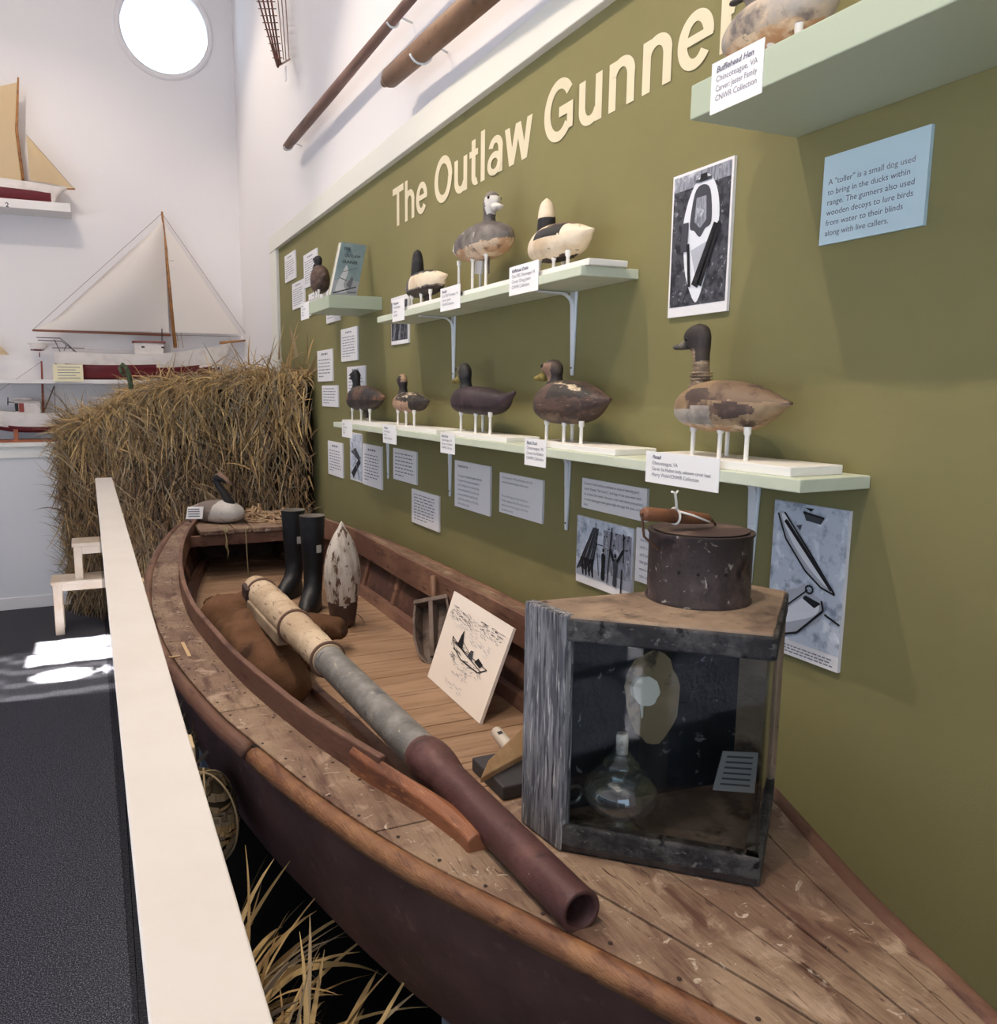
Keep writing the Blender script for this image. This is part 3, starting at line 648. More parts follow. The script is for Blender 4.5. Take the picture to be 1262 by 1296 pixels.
duck('duck_decoy', 'large grey decoy with white face and dark bill tip, turned right on the upper shelf', 'duck decoy', W=.115, bodym=[D_GREY, D_UND, D_WHITE], headm=[D_GREY, D_WHITE], billm=[D_WHITE, D_BLACK], hs=.041, hx=.16, bl=.034, lean=.006, bz=.5,
     hcol=lambda x, y, z: 1 if (x > .35 and .32 < z < .8) else 0,
     bcol=lambda x, y, z: 2 if (x < -.24 and z < .6-.0 and z > .1-x*.3) else (1 if z < .3+.12*(x+.1) else 0), extra=scaup_extra, **k)
stand(SHX+.01, SHX+.115, P(655, 365, 0, 1.04).y, P(577, 365, 0, 1.04).y, us_z1, k['zb']+.01, 'white peg stand under the large white faced decoy', pegs=((.08, .93), (.08, .48), (.08, .1), (.85, .6)))
k = spec(XC, 671.5, 757, 281, 328, 252)
duck('duck_decoy', 'cream bufflehead drake decoy with black neck band and dark wings on the upper shelf', 'duck decoy', W=.105, bodym=[D_CREAM, D_BLACK, D_PIND, D_DARK], headm=[D_CREAM, D_BLACK], billm=None, hs=.030, hx=.28,
     secs=[(0, -.25, 1, .9), (0, .02, .92, .8), (0, .2, .85, .75), (0, .45, .82, .7), (0.02, .7, .72, .6), (.04, .88, .5, .42), (.04, 1, .08, .08)],
     hcol=lambda x, y, z: 1 if z < .42 else 0,
     bcol=lambda x, y, z: (1 if (abs(y) > .2 and -.2 < x < .2 and .56 < z < .85 and z > .55+(.0-x)*.0+.25*(x)) else (2 if z > .82 and x < .05 else (3 if z < .06 else 0))), keel=0, **k)
stand(SHX+.01, SHX+.115, P(745, 345, 0, 1.04).y, P(655, 345, 0, 1.04).y, us_z1, k['zb']+.01, 'white peg stand under the cream bufflehead drake', pegs=((.08, .95), (.08, .52), (.5, .1), (.85, .75)))
# hen at top right
k = dict(X=1.06, Yb=P(926, 30, 0, 1.06).y, Yt=P(1068, 0, 0, 1.06).y, zb=2.145, zt=2.225, zh=2.29)
duck('duck_decoy', 'pale worn bufflehead hen decoy cut by the top edge, on the top right box shelf', 'duck decoy', W=.12, bodym=[D_HEN, D_UND], headm=D_GREY, billm=D_BILLG, hs=.026, hx=.28, bl=.03, bcol=lambda x, y, z: 1 if z < .22 else 0, **k)
stand(.975, 1.13, P(1040, 20, 0, .975).y, P(888, 95, 0, .975).y, 2.099, 2.155, 'white peg stand under the bufflehead hen, top right', th=.006, pegs=((.1, .82), (.1, .28), (.9, .1), (.9, .7)))
# box shelf decoy and book
k = spec(1.09, 397, 426, 332, 369, 322)
k['zh'] = P(405, 322, 0, 1.09).z; k['Yt'] = k['Yb']-.17
duck('duck_decoy', 'brown decoy with dark bowed head behind the book on the box shelf', 'duck decoy', W=.09, bodym=[D_BRN], headm=D_BLACK, billm=D_BLACK, hs=.040, hx=.2, bl=.045, bz=.35, **k)
stand(1.05, 1.13, k['Yt']+.03, k['Yb']-.03, 1.999, k['zb']+.01, 'stand under the decoy behind the book', pegs=((.5, .5),))
bt = thing('book', (1.03, 3.38, 1.999), 'blue and grey hardcover book leaning on the box shelf, titled The Outlaw Gunner', 'book')
p0 = Vector((.974, 3.36, 2.0)); dx = Vector((.126, .04, 0)); dn = Vector((-dx.y, dx.x, 0)).normalized(); dz = Vector((.088, .02, .235))+dn*.05
th = dn*.022
def bk(a, c, z0, z1, lift0, lift1, b, mi=0):
    A = p0+dx*a+dz*z0; 
    pts = []
    for zz in (z0, z1):
        for (aa, ll) in ((a, lift0), (c, lift0), (c, lift1), (a, lift1)): pts.append(p0+dx*aa+dz*zz+dn*ll)
    b.hexa(pts, mi)
b = MB(); bk(0, 1, 0, 1, 0, .003, b); fc = b.build('front_cover', M('book_cover', '#8fa6ae', [('#a9bbbe', 10, .4, .6), ('#6f8894', 16, .55, .65)], rough=.4), bt)
b = MB(); bk(.02, .98, .01, .99, .003, .02, b); b.build('pages', M('book_pages', '#d9d2c0', rough=.8), bt)
b = MB(); bk(0, 1, 0, 1, .02, .023, b); b.build('back_cover', M('book_cover2', '#b9b6a8', rough=.5), bt)
bs = Board3(p0+dz, p0+dz+dx, p0, -dn)
b = MB(); write(bs, ['THE', '  OUTLAW', ' GUNNER'], .14, .14, .12, .014, (0, 1, 2), b=b, wmax=.75); b.build('cover_lettering', M('book_ink', '#39424a', rough=.6), fc)
b = MB(); shape(b, bs, [(0, .72), (.4, .66), (1, .7), (1, 1), (0, 1)], 3, 1); shape(b, bs, [(.12, .9), (.3, .5), (.38, .42), (.48, .55), (.4, .78), (.55, .9)], 4, 2)
line(b, bs, (.25, .55), (.8, .45), .002, 1, 3); line(b, bs, (.05, .95), (.9, .8), .006, 1, 3); shape(b, bs, [(.5, .78), (.66, .6), (.74, .66), (.7, .86)], 2, 3); line(b, bs, (.6, .92), (.95, .9), .008, 2, 3); line(b, bs, (.2, .66), (.5, .7), .003, 0, 4)
b.build('cover_picture', PM, fc)
b = MB(); A = p0+dx*1.02+dz*.0; b.beam(p0+dx*.9+dn*.03, p0+dx*.9+dn*.09-Vector((0, 0, 0)), .05, .002); b.beam(p0+dx*.95+dz*.75+dn*.026, p0+dx*1.02+dn*.10+Vector((0, 0, 0)), .003, .05)
tag(b.build('book_easel', glass('acrylic', '#eef6f6', .1)), 'clear acrylic easel holding the book up on the box shelf', 'book stand')

# ============================================================ BOAT
ZD = .98
LO = [(.18, .69), (.25, .655), (.35, .616), (.45, .583), (.533, .551), (.614, .513), (.705, .469), (.792, .425), (.891, .375), (1.028, .321), (1.158, .28), (1.316, .24), (1.524, .191), (1.844, .145), (2.1, .128), (2.35, .126), (2.62, .143), (2.9, .17), (3.2, .219), (3.45, .27), (3.65, .32), (3.82, .385), (3.95, .48)]
RO = [(.18, .692), (.25, .72), (.35, .765), (.5, .815), (.62, .852), (.756, .906), (.9, .965), (1.05, 1.02), (1.3, 1.08), (1.6, 1.115), (2.0, 1.14), (2.5, 1.145), (3.0, 1.125), (3.3, 1.09), (3.6, 1.02), (3.82, .94), (3.95, .84)]
CL = [(.92, .446), (1.0, .43), (1.152, .380), (1.3, .340), (1.464, .306), (1.65, .274), (1.916, .245), (2.264, .226), (2.661, .243), (3.0, .28), (3.287, .327), (3.6, .40), (3.75, .45)]
CR = [(.95, .93), (1.2, .97), (1.5, .99), (1.746, 1.0), (2.371, .985), (3.0, .985), (3.25, .965), (3.6, .88), (3.75, .82)]
def zdeck(y): return ZD+.02*max(0, (y-2.6)/1.3)**2+.004*max(0, (1-y))
boat = thing('punt_skiff', (.65, 2.0, .62), 'old brown wooden gunning skiff with planked deck running along the wall', 'boat')
def ys(a, c, n): return [a+(c-a)*i/n for i in range(n+1)]
# hull shell
def hull_ring(y):
    l, r = interp(LO, y), interp(RO, y); z = zdeck(y)-.012; w = r-l; fl = min(.085, w*.2)
    zb = .665+.10*max(0, (y-2.6)/1.3)**2+.06*max(0, (.9-y)/.7)**2
    return [(l+.004, y, z), (l+fl*.35, y, lerp(z, zb, .4)), (l+fl, y, zb+.02), (l+fl+.03*min(1, w*2), y, zb), (r-fl-.03*min(1, w*2), y, zb), (r-fl, y, zb+.02), (r-fl*.35, y, lerp(z, zb, .4)), (r-.004, y, z)]
b = MB(); Y = ys(.18, 3.95, 60); rings = [hull_ring(y) for y in Y]; n = 8
b.add([p for r in rings for p in r], [(i*n+j, (i+1)*n+j, (i+1)*n+j+1, i*n+j+1) for i in range(60) for j in range(7)])
b.add(rings[-1], [tuple(range(8))]); b.add(rings[0], [tuple(range(8))[::-1]])
b.build('hull', HULL, boat, smooth=True, auto=50)
# under deck (dark) + deck planks
def strip(b, fa, fb, y0, y1, z0, z1, n=40, mi=0):
    Y = ys(y0, y1, n); rings = []
    for y in Y:
        z = zdeck(y); a, c = fa(y), fb(y); rings.append([(a, y, z+z0), (c, y, z+z0), (c, y, z+z1), (a, y, z+z1)])
    b.ringloft(rings, mi)
lo = lambda y: interp(LO, y); ro = lambda y: interp(RO, y); cl = lambda y: interp(CL, y); cr = lambda y: interp(CR, y)
DY = 1.0
fr = [0, .22, .50, .67, .88, 1.0]
b = MB()
strip(b, lambda y: lo(y)+.006, lambda y: ro(y)-.006, .19, DY, -.014, -.004, 24)
strip(b, lambda y: lo(y)+.006, cl, DY, 3.75, -.014, -.004, 60); strip(b, cr, lambda y: ro(y)-.006, DY, 3.75, -.014, -.004, 60)
b.build('deck_backing', SEAM, boat)
for k in range(5):
    b = MB(); f0, f1 = fr[k], fr[k+1]
    g = lambda f: (lambda y: lerp(lo(y)+.012, ro(y)-.012, f+(.06*(.5-abs(f-.5)))*math.sin(y*3+f*5)))
    A, B = g(f0), g(f1)
    strip(b, lambda y: A(y)+(.0014 if k else 0), lambda y: B(y)-(.0014 if k < 4 else 0), .2, DY, -.004, 0.0+.0015*(k % 2), 30)
    b.build('deck_plank', DECK, boat, bevel=.0015)
for (a, c) in ((DY+.002, 1.52), (1.523, 2.02), (2.023, 3.0), (3.003, 3.74)):
    b = MB(); strip(b, lambda y: lo(y)+.012, cl, a, c, -.004, .001, 30); b.build('deck_plank', DECK, boat, bevel=.0015)
b = MB(); strip(b, cr, lambda y: ro(y)-.012, DY+.002, 3.74, -.004, .001, 60); b.build('deck_plank', DECK, boat)
b = MB()
for i in range(46):
    y = .3+i*.075; x = lo(y)+random.choice((.02, .026, .024)); z = zdeck(y)+.001; b.lathe([(.0028, 0), (.0028, .0006), (.0005, .0008)], (x, y, z), 8)
    if y > 1.1: b.lathe([(.0028, 0), (.0028, .0006), (.0005, .0008)], (cl(y)-.02, y+.03, z), 8)
b.build('nail_head', M('nail_rust', '#3a2a24', rough=.7), boat)['kind'] = 'stuff'
# rub rail
for (a, c, m) in ((.18, 1.335, RUB), (1.36, 3.95, COAM)):
    pts = [(lo(y)-.002, y, zdeck(y)-.013) for y in ys(a, c, 60)]
    MB().tube(pts, .0165, 10).build('rub_rail', m, boat, smooth=True)
MB().tube([(ro(y)+.002, y, zdeck(y)-.013) for y in ys(.18, 3.95, 60)], .0165, 10).build('rub_rail', COAM, boat, smooth=True)
# coamings
def coam(f, a, c, side, name='coaming', h=.05, th=.014, m=COAM, z0=-.03, n=50):
    rings = []
    for y in ys(a, c, n):
        x = f(y); z = zdeck(y); d = (f(y+.01)-f(y-.01))/.02; nx = 1/math.hypot(1, d); ny = -d*nx
        jig = .0012*math.sin(y*17)+.0008*math.sin(y*51)
        o = lambda t: (x+nx*t*side, y+ny*t*side)
        p, q = o(0), o(-th)
        rings.append([(*p, z+z0), (*q, z+z0), (*q, z+h+jig), (*p, z+h+jig)])
    b = MB().ringloft(rings); return b.build(name, m, boat, bevel=.003)
coam(cl, 1.12, 3.70, -1)
coam(cr, .97, 3.70, 1, h=.06)
# split fresh wood piece at the forward end of the left coaming
rings = []
for i, y in enumerate(ys(.90, 1.19, 12)):
    t = i/12; x = cl(y); z = zdeck(y); w = lerp(.026, .008, t**1.2); h0 = lerp(.026, .05, t)
    rings.append([(x-.006, y, z-.01), (x+w, y, z-.01), (x+w, y, z+h0*.8), (x+.006, y, z+h0), (x-.008, y, z+h0*.7)])
MB().ringloft(rings).build('coaming_knee', FRESH, boat, bevel=.003)
# inner sides, frames, stringer, floor
ZF = .81
b = MB()
for f, sgn in ((cl, -1), (cr, 1)):
    rings = []
    for y in ys(.98, 3.9, 50):
        yy = min(y, 3.75); x = f(yy)+sgn*.03; z = zdeck(y); xf = f(yy)-sgn*.03
        rings.append([(x, y, z-.012), (xf, y, ZF-.03), (xf+sgn*.012, y, ZF-.03), (x+sgn*.012, y, z-.012)])
    b.ringloft(rings)
b.box(cl(1)+.0, cr(1), .965, .98, ZF-.03, ZD-.01)
b.box(.42, .86, 3.88, 3.9, ZF-.03, ZD)
b.build('inner_side', INNER, boat)
for f, sgn in ((cl, -1), (cr, 1)):
    for y in (1.25, 1.6, 1.95, 2.3, 2.62, 2.95, 3.3):
        x = f(y)+sgn*.026; z = zdeck(y); xf = f(y)-sgn*.036
        b = MB().hexa([(xf, y-.014, ZF-.02), (xf+sgn*.03, y-.014, ZF-.02), (xf+sgn*.03, y+.014, ZF-.02), (xf, y+.014, ZF-.02), (x-sgn*.012, y-.014, z-.015), (x+sgn*.02, y-.014, z-.015), (x+sgn*.02, y+.014, z-.015), (x-sgn*.012, y+.014, z-.015)])
        b.build('frame', COAM, boat, bevel=.002)
    rings = [[(f(y)-sgn*.05, y, ZF), (f(y)-sgn*.02, y, ZF), (f(y)-sgn*.012, y, ZF+.03), (f(y)-sgn*.036, y, ZF+.03)] for y in ys(1.0, 3.7, 40)]
    MB().ringloft(rings).build('stringer', COAM, boat, bevel=.002)
y = 1.0
while y < 3.85:
    w = random.choice((.075, .09, .11, .13)); c = min(y+w, 3.87); yy = min(y, 3.7); yc = min(c, 3.74)
    MB().hexa([(cl(yy)+.03, y, ZF-.02), (cr(yy)-.03, y, ZF-.02), (cr(yc)-.03, c-.003, ZF-.02), (cl(yc)+.03, c-.003, ZF-.02), (cl(yy)+.03, y, ZF), (cr(yy)-.03, y, ZF), (cr(yc)-.03, c-.003, ZF), (cl(yc)+.03, c-.003, ZF)]).build('floor_board', FLOORW, boat, bevel=.0015)
    y = c
# stern deck: beam and boards
MB().box(cl(3.42)+.004, cr(3.42)-.004, 3.40, 3.425, .955, 1.0).build('thwart_beam', COAM, boat, bevel=.003)
xs = [.40, .545, .62, .80, .93]
for i in range(4):
    MB().box(xs[i]+.003, xs[i+1]-.003, 3.385+.012*(i % 2), 3.88, 1.003, 1.022).build('stern_board', DECK, boat, bevel=.003)
b = MB()
prof = [(3.75, None), (3.95, None)]
strip(b, lambda y: lo(y)+.012, lambda y: ro(y)-.012, 3.742, 3.94, -.004, .002, 8); b.build('deck_plank', DECK, boat)
# trestles under the boat
for y in (.95, 3.1):
    t = thing('boat_trestle', (.66, y, .02), 'blue grey timber trestle under the %s of the skiff' % ('bow' if y < 2 else 'stern'), 'trestle')
    TB = M('trestle_blue', '#aeb9c4', [('#9aa6b3', 8, .4, .6)], rough=.7)
    x0, x1 = (.46, .86) if y < 2 else (.34, .98)
    MB().box(x0-.02, x1+.02, y-.04, y+.04, .63, .664).build('crossbar', TB, t, bevel=.003)
    for x in (x0+.02, x1-.02): MB().box(x-.03, x+.03, y-.03, y+.03, .1, .63).build('leg', TB, t, bevel=.003)
b = MB().box(.12, XW-.04, .0, 4.15, 0, .1); tag(b.build('shadow_platform', M('shadow_platform_black', '#141314', rough=.8), bevel=.004), 'low black platform beneath the skiff behind the railing', 'platform')  # added base, its black stands for the deep shadow below the hull
# small splinter curls on the side deck
for (u, v, u2, v2) in ((231, 813, 240, 831), (214, 832, 228, 830)):
    a = P(u, v, 2, ZD+.004); c = P(u2, v2, 2, ZD+.003)
    tag(MB().beam(a, c, .008, .002).build('wood_splinter', M('pale_splinter', '#c9ab84', rough=.7)), 'pale wood splinter lying on the far left side deck, %s' % ('pointing across the plank' if u > 220 else 'beside the rub rail'), 'splinter')
# ============================================================ THINGS IN THE BOAT
# punt gun
A = Vector((.431, 2.36, 1.02)); Bm = Vector((.492, .71, 1.004)); ax = (Bm-A); GLn = ax.length; ax.normalize()
gp = lambda t: A+(Bm-A)*t
gun = thing('punt_gun', gp(.5)-Vector((0, 0, .03)), 'long punt gun with birch bark wrapped stock and rusty muzzle lying along the skiff', 'gun')
BARK = M('birch_stock', '#b8a084', [('#cdb89c', 9, .45, .6, (1, 1, 1)), ('#7d6650', 26, .6, .66, (3, .8, 3)), ('#5d4838', 45, .66, .72)], rough=.65, bump=.5, bscale=50)
GREYB = M('grey_barrel', '#797672', [('#918d88', 16, .45, .6), ('#b5ac96', 38, .6, .66, (1, .5, 1)), ('#57585f', 20, .6, .7)], rough=.5, bump=.25, bscale=60, metal=.2)
RUST = M('rust_barrel', '#553836', [('#6a4844', 9, .45, .62), ('#3f2a29', 16, .58, .68), ('#bba79a', 34, .70, .73)], rough=.5, bump=.2, bscale=60, metal=.25)
def seg(t0, t1, rad, name, m, n=16, wob=0, cap=True, e=28):
    pts = [gp(lerp(t0, t1, i/e)) for i in range(e+1)]
    rr = [interp(rad, lerp(t0, t1, i/e))+wob*math.sin(i*1.7) for i in range(e+1)]
    return MB().tube(pts, rr, 24, cap=cap).build(name, m, gun, smooth=True, auto=45)
seg(-.005, .10, [(-.005, .028), (.012, .037), (.06, .041), (.1, .0425)], 'butt', BARK, wob=.0008)
seg(.10, .435, [(.1, .0425), (.2, .0425), (.3, .040), (.435, .0365)], 'stock', BARK, wob=.0008)
seg(.42, .745, [(.42, .0335), (.5, .0330), (.6, .0325), (.745, .0315)], 'grey_barrel', GREYB)
seg(.735, .795, [(.735, .033), (.745, .0365), (.765, .037), (.795, .029)], 'collar', RUST)
# muzzle barrel hollow
pts = [gp(lerp(.79, 1.0, i/20)) for i in range(21)]; rr = [lerp(.029, .0265, i/20) for i in range(21)]
pts += [gp(1.0), gp(1.0), gp(.93)]; rr += [.0262, .0195, .0195]
MB().tube(pts[:21], rr[:21], 28, cap=False).build('barrel', RUST, gun, smooth=True)
mu = MB(); d = ax
def ringat(t, r, n=28):
    a = d.cross(Vector((0, 0, 1))).normalized(); bb = a.cross(d); return [gp(t)+a*math.cos(2*PI*j/n)*r+bb*math.sin(2*PI*j/n)*r for j in range(n)]
mu.ringloft([ringat(.992, .0266), ringat(1.0, .0268), ringat(1.0015, .0255), ringat(1.0005, .0205), ringat(.99, .0198), ringat(.9, .0195)], cap=False)
mu.build('muzzle', [RUST], gun, smooth=True)
MB().ringloft([ringat(.9, .0195), ringat(.8995, .0195)]).build('bore', M('bore_black', '#080606', rough=.9), gun)
for t, r in ((.055, .0425), (.27, .0425), (.43, .0385)):
    MB().tube([p for p in ringat(t, r)], .0042, 8, closed=True, cap=False).build('binding', M('wire_binding', '#6d5243', rough=.6), gun, smooth=True)
# long slat bound along the stock side + hammer notch
side = Vector((-1, 0, 0))
MB().beam(gp(.07)+side*.032+Vector((0, 0, -.026)), gp(.265)+side*.028+Vector((0, 0, -.030)), .034, .036).build('side_slat', M('slat', '#8d7a66', [('#a8957c', 12, .45, .6)], rough=.6, bump=.2), gun, bevel=.004)
MB().beam(gp(.02)+side*.030+Vector((0, 0, .002)), gp(.065)+side*.034+Vector((0, 0, 0)), .03, .04).build('lock_plate', M('lock_dark', '#3a2723', rough=.6), gun, bevel=.005)
# suede sack under the stock
def blob(name, parts, m, label, cat, vox=.009, disp=.022, dscale=8):
    b = MB()
    for c, r, rz in parts: b.ell(c, r, 20, mat=Matrix.Rotation(rz, 3, 'Z'))
    o = b.build(name, m, smooth=True)
    rm = o.modifiers.new('r', 'REMESH'); rm.mode = 'VOXEL'; rm.voxel_size = vox; rm.use_smooth_shade = True
    sm = o.modifiers.new('s', 'SMOOTH'); sm.iterations = 12; sm.factor = .8
    dg = bpy.context.evaluated_depsgraph_get(); me = bpy.data.meshes.new_from_object(o.evaluated_get(dg)); o.modifiers.clear()
    for v in me.vertices:
        p = v.co*dscale; n = noise.noise(p)+.5*abs(noise.noise(p*2.3)); v.co += v.normal*n*disp
        w = o.location+v.co
    for p in me.polygons: p.use_smooth = True
    old = o.data; o.data = me; bpy.data.meshes.remove(old); me.materials.clear(); me.materials.append(m)
    return tag(o, label, cat)
SUEDE = M('suede', '#5d4330', [('#725440', 6, .42, .62), ('#423026', 9, .55, .68)], rough=.95, bump=.25, bscale=120, spec=.1)
blob('suede_sack', [((.36, 2.42, .895), (.085, .12, .085), .1), ((.39, 2.22, .90), (.095, .13, .095), .15), ((.42, 2.0, .87), (.07, .13, .07), .25), ((.46, 2.45, .92), (.10, .09, .075), 0), ((.60, 2.32, .885), (.09, .05, .04), -.5), ((.65, 2.3, .875), (.05, .045, .04), -.3), ((.50, 2.2, .87), (.08, .14, .065), 0), ((.385, 2.2, .905), (.088, .26, .080), .12)], SUEDE,
     'brown suede sack stuffed under the stock of the punt gun', 'sack')
# loose squared pole in the boat
MB().ringloft([[(x+dx_, y, z+dz_) for dx_, dz_ in ((-w, -w), (w, -w), (w, w), (-w, w))] for x, y, z, w in [(.505, 1.98, .825, .012), (.50, 1.6, .873, .015), (.487, 1.2, .928, .017), (.476, .99, .958, .018), (.474, .955, .962, .012)]])
b = MB(); b.ringloft([[(x+dx_, y, z+dz_) for dx_, dz_ in ((-w, -w), (w, -w), (w, w), (-w, w))] for x, y, z, w in [(.505, 1.98, .825, .011), (.497, 1.6, .876, .013), (.475, 1.2, .935, .014), (.462, .975, .969, .014), (.458, .945, .973, .010)]])
tag(b.build('wooden_pole', COAM, bevel=.004), 'squared brown wooden pole lying beneath the punt gun, end at the coaming', 'pole')
# boots
def boot(c, rz, h, lab):
    t = thing('rubber_boot', c, lab, 'boot', 'pair of black rubber boots', rz)
    BK = M('boot_rubber', '#16171b', [('#2c2b2d', 9, .5, .65), ('#5d4d40', 14, .64, .74)], rough=.45, bump=.1, bscale=30)
    rings = []
    prof = [(0, .045, .085, .035), (.012, .048, .09, .037), (.035, .045, .084, .037), (.055, .03, .062, .035), (.075, .012, .045, .034), (.10, .002, .036, .034), (.15, 0, .036, .036), (.22, 0, .042, .041), (h-.02, 0, .047, .045), (h, 0, .048, .046), (h, 0, .044, .042), (h-.07, 0, .042, .04), (h-.14, 0, .001, .001)]
    for z, cx, a, w in prof: rings.append([(cx+a*math.cos(2*PI*j/28), w*math.sin(2*PI*j/28), z) for j in range(28)])
    b = MB().ringloft(rings[:10], cap=False); b.add(rings[0], [tuple(range(28))[::-1]]); b.build('boot_shell', BK, t, smooth=True, local=True)
    MB().ringloft(rings[9:], cap=False).build('lining', M('boot_lining', '#6d675e', rough=.9), t, smooth=True, local=True)
    b = MB(); a0 = -1.3-rz; 
    w = .02
    rr = .0485
    pts = [(rr*.99*math.cos(a0+k), rr*.95*math.sin(a0+k)) for k in (-.22, .22)]
    z = h*.62
    b.poly([(*pts[0], z), (*pts[1], z), (*pts[1], z+.028), (*pts[0], z+.028)]); b.build('paper_tag', M('tag_paper', '#b3aea8', rough=.8), t, local=True)
boot((.727, 2.80, ZF), -2.1, .345, 'black rubber boot with a small paper tag, nearer of the pair in the skiff')
boot((.712, 3.03, ZF), -2.3, .335, 'black rubber boot, farther of the pair, partly behind the other')
# upright decoy body
t = thing('headless_decoy', (.757, 2.53, ZF), 'headless weathered white decoy body standing on its end in the skiff', 'decoy body')
prof = [(.001, 0), (.034, .002), (.042, .02), (.048, .06), (.056, .12), (.062, .17), (.061, .21), (.054, .25), (.041, .29), (.026, .32), (.012, .342), (.004, .36), (.001, .362)]
b = MB().lathe([(interp([(z, r) for r, z in prof], .362*i/44), .362*i/44) for i in range(45)], (.757, 2.53, ZF), 32, sx=1, sy=.82)
for k, f in enumerate(b.f):
    c = sum((b.v[i] for i in f), Vector())/len(f); b.m[k] = 1 if c.z < ZF+.085+.008*math.sin(c.x*90) else 0
b.build('body', [M('chipped_white', '#a89a8a', [('#c9bfb2', 16, .4, .55, (2, 2, .6)), ('#5d4334', 22, .55, .6, (2, 2, .7)), ('#3a2a24', 40, .64, .68, (3, 3, .5))], rough=.7, bump=.3, bscale=50), M('body_brown', '#44302a', [('#5d463a', 20, .5, .65)], rough=.6)], t, smooth=True)
MB().tube([(.80+.03*math.cos(a), 2.50+.03*math.sin(a)+.02, ZF+.004+.03*max(0, math.sin(a))) for a in [i*.35 for i in range(14)]], .0015, 6).build('cord', M('cord_brown', '#6d5a48'), t, smooth=True)
# scoop
so = Vector((.905, 2.06, ZF)); tp = P(552, 742, 0, .955)
t = thing('wooden_scoop', so, 'dark wooden bailing scoop leaning on the wall side of the skiff, handle up', 'scoop')
zx = (tp-so); Hs = zx.length; zx.normalize(); xx = Vector((-.62, .785, 0)); xx = (xx-zx*xx.dot(zx)).normalized(); yy_ = zx.cross(xx)   # xx width, yy_ depth
if yy_.x > 0: yy_ = -yy_
sc = lambda a, d_, h_: so+Vector((-.02, 0, .004))+xx*a+yy_*d_+zx*h_
SCW = M('scoop_wood', '#5a4a40', [('#74645a', 8, .45, .62, (2, 2, .6)), ('#3f3530', 16, .58, .68)], rough=.6, bump=.2)
outl = [(-.055, .20), (-.062, .14), (-.058, .08), (-.042, .03), (-.015, .0), (.02, .0), (.045, .03), (.06, .08), (.062, .14), (.055, .20)]
b = MB(); inn = []; n_ = len(outl)
rim = [sc(a, .0, h_) for a, h_ in outl]; dep = [sc(a*.86, -.052*min(1, .25+h_*8), h_*.97+.004) for a, h_ in outl]
rim2 = [sc(a*.88, .0, h_*.97+.004) for a, h_ in outl]; dep2 = [sc(a*.78, -.046*min(1, .25+h_*8), h_*.95+.008) for a, h_ in outl]
b.ringloft([dep, rim, rim2, dep2], cap=True)
b.build('bowl', SCW, t, bevel=.002)
b = MB(); b.hexa([sc(-.058, .003, .192), sc(.058, .003, .192), sc(.05, -.056, .192), sc(-.05, -.056, .192), sc(-.055, .003, .206), sc(.055, .003, .206), sc(.048, -.056, .206), sc(-.048, -.056, .206)]); b.build('top_board', SCW, t, bevel=.002)
b = MB(); b.hexa([sc(-.008, .002, .02), sc(.008, .002, .02), sc(.008, -.045, .02), sc(-.008, -.045, .02), sc(-.007, .002, .195), sc(.007, .002, .195), sc(.007, -.05, .195), sc(-.007, -.05, .195)]); b.build('divider', SCW, t, bevel=.002)
MB().tube([sc(0, -.026, .20), sc(0, -.026, .23), sc(0, -.026, .27), sc(0, -.026, .285)], [.010, .009, .011, .008], 14).build('handle', M('handle_wood', '#7b5a44', rough=.5), t, smooth=True)
# drawing board
BLc = Vector((.831, 1.969, ZF+.002)); BRc = Vector((.821, 1.624, ZF+.002))
TLc = P(575, 748, 0, .935); TRc = P(650, 795, 0, .925)
nn = (BRc-BLc).cross(TLc-BLc).normalized()
if nn.x > 0: nn = -nn
ds = Board3(TLc, TRc, BLc, nn)
class B4(Board3):
    def pt(s, a, t_, lift): return TLc.lerp(TRc, a).lerp(BLc.lerp(BRc, a), t_)+nn*(.0006+lift*.0004)
ds = B4(TLc, TRc, BLc, nn)
b = MB(); bk_ = -nn*.008; b.hexa([BLc, BRc, BRc+bk_, BLc+bk_, TLc, TRc, TRc+bk_, TLc+bk_])
o = b.build('drawing_board', [M('drawing_paper', '#eadfd4', rough=.8)]); tag(o, 'white board with an ink drawing of gunners in a boat, leaning in the skiff', 'picture')
b = MB()
def scr(x0, x1, y0, y1, n, w=.0012, ang=.0, mi=1):
    for i in range(n):
        x, y = random.uniform(x0, x1), random.uniform(y0, y1); l = random.uniform(.02, .07); a = ang+random.uniform(-.5, .5)
        line(b, ds, (x, y), (x+l*math.cos(a), y+l*.6*math.sin(a)), w, mi, 1, w*.4)
hullp = [(.22, .44), (.30, .54), (.45, .60), (.75, .60), (.86, .52)]
for p, q in zip(hullp, hullp[1:]): line(b, ds, p, q, .003, 0, 2)
for p, q in (((.22, .44), (.4, .5)), ((.4, .5), (.86, .52)), ((.22, .44), (.24, .53)), ((.24, .47), (.8, .575))): line(b, ds, p, q, .0022, 0, 2)
shape(b, ds, [(.33, .48), (.35, .36), (.38, .34), (.40, .40), (.43, .5)], 0, 3); shape(b, ds, [(.355, .35), (.37, .31), (.385, .345)], 0, 3)
shape(b, ds, [(.53, .53), (.56, .45), (.6, .44), (.62, .53)], 1, 3); shape(b, ds, [(.66, .53), (.7, .47), (.79, .50), (.76, .55)], 0, 3); line(b, ds, (.40, .42), (.58, .5), .002, 0, 3)
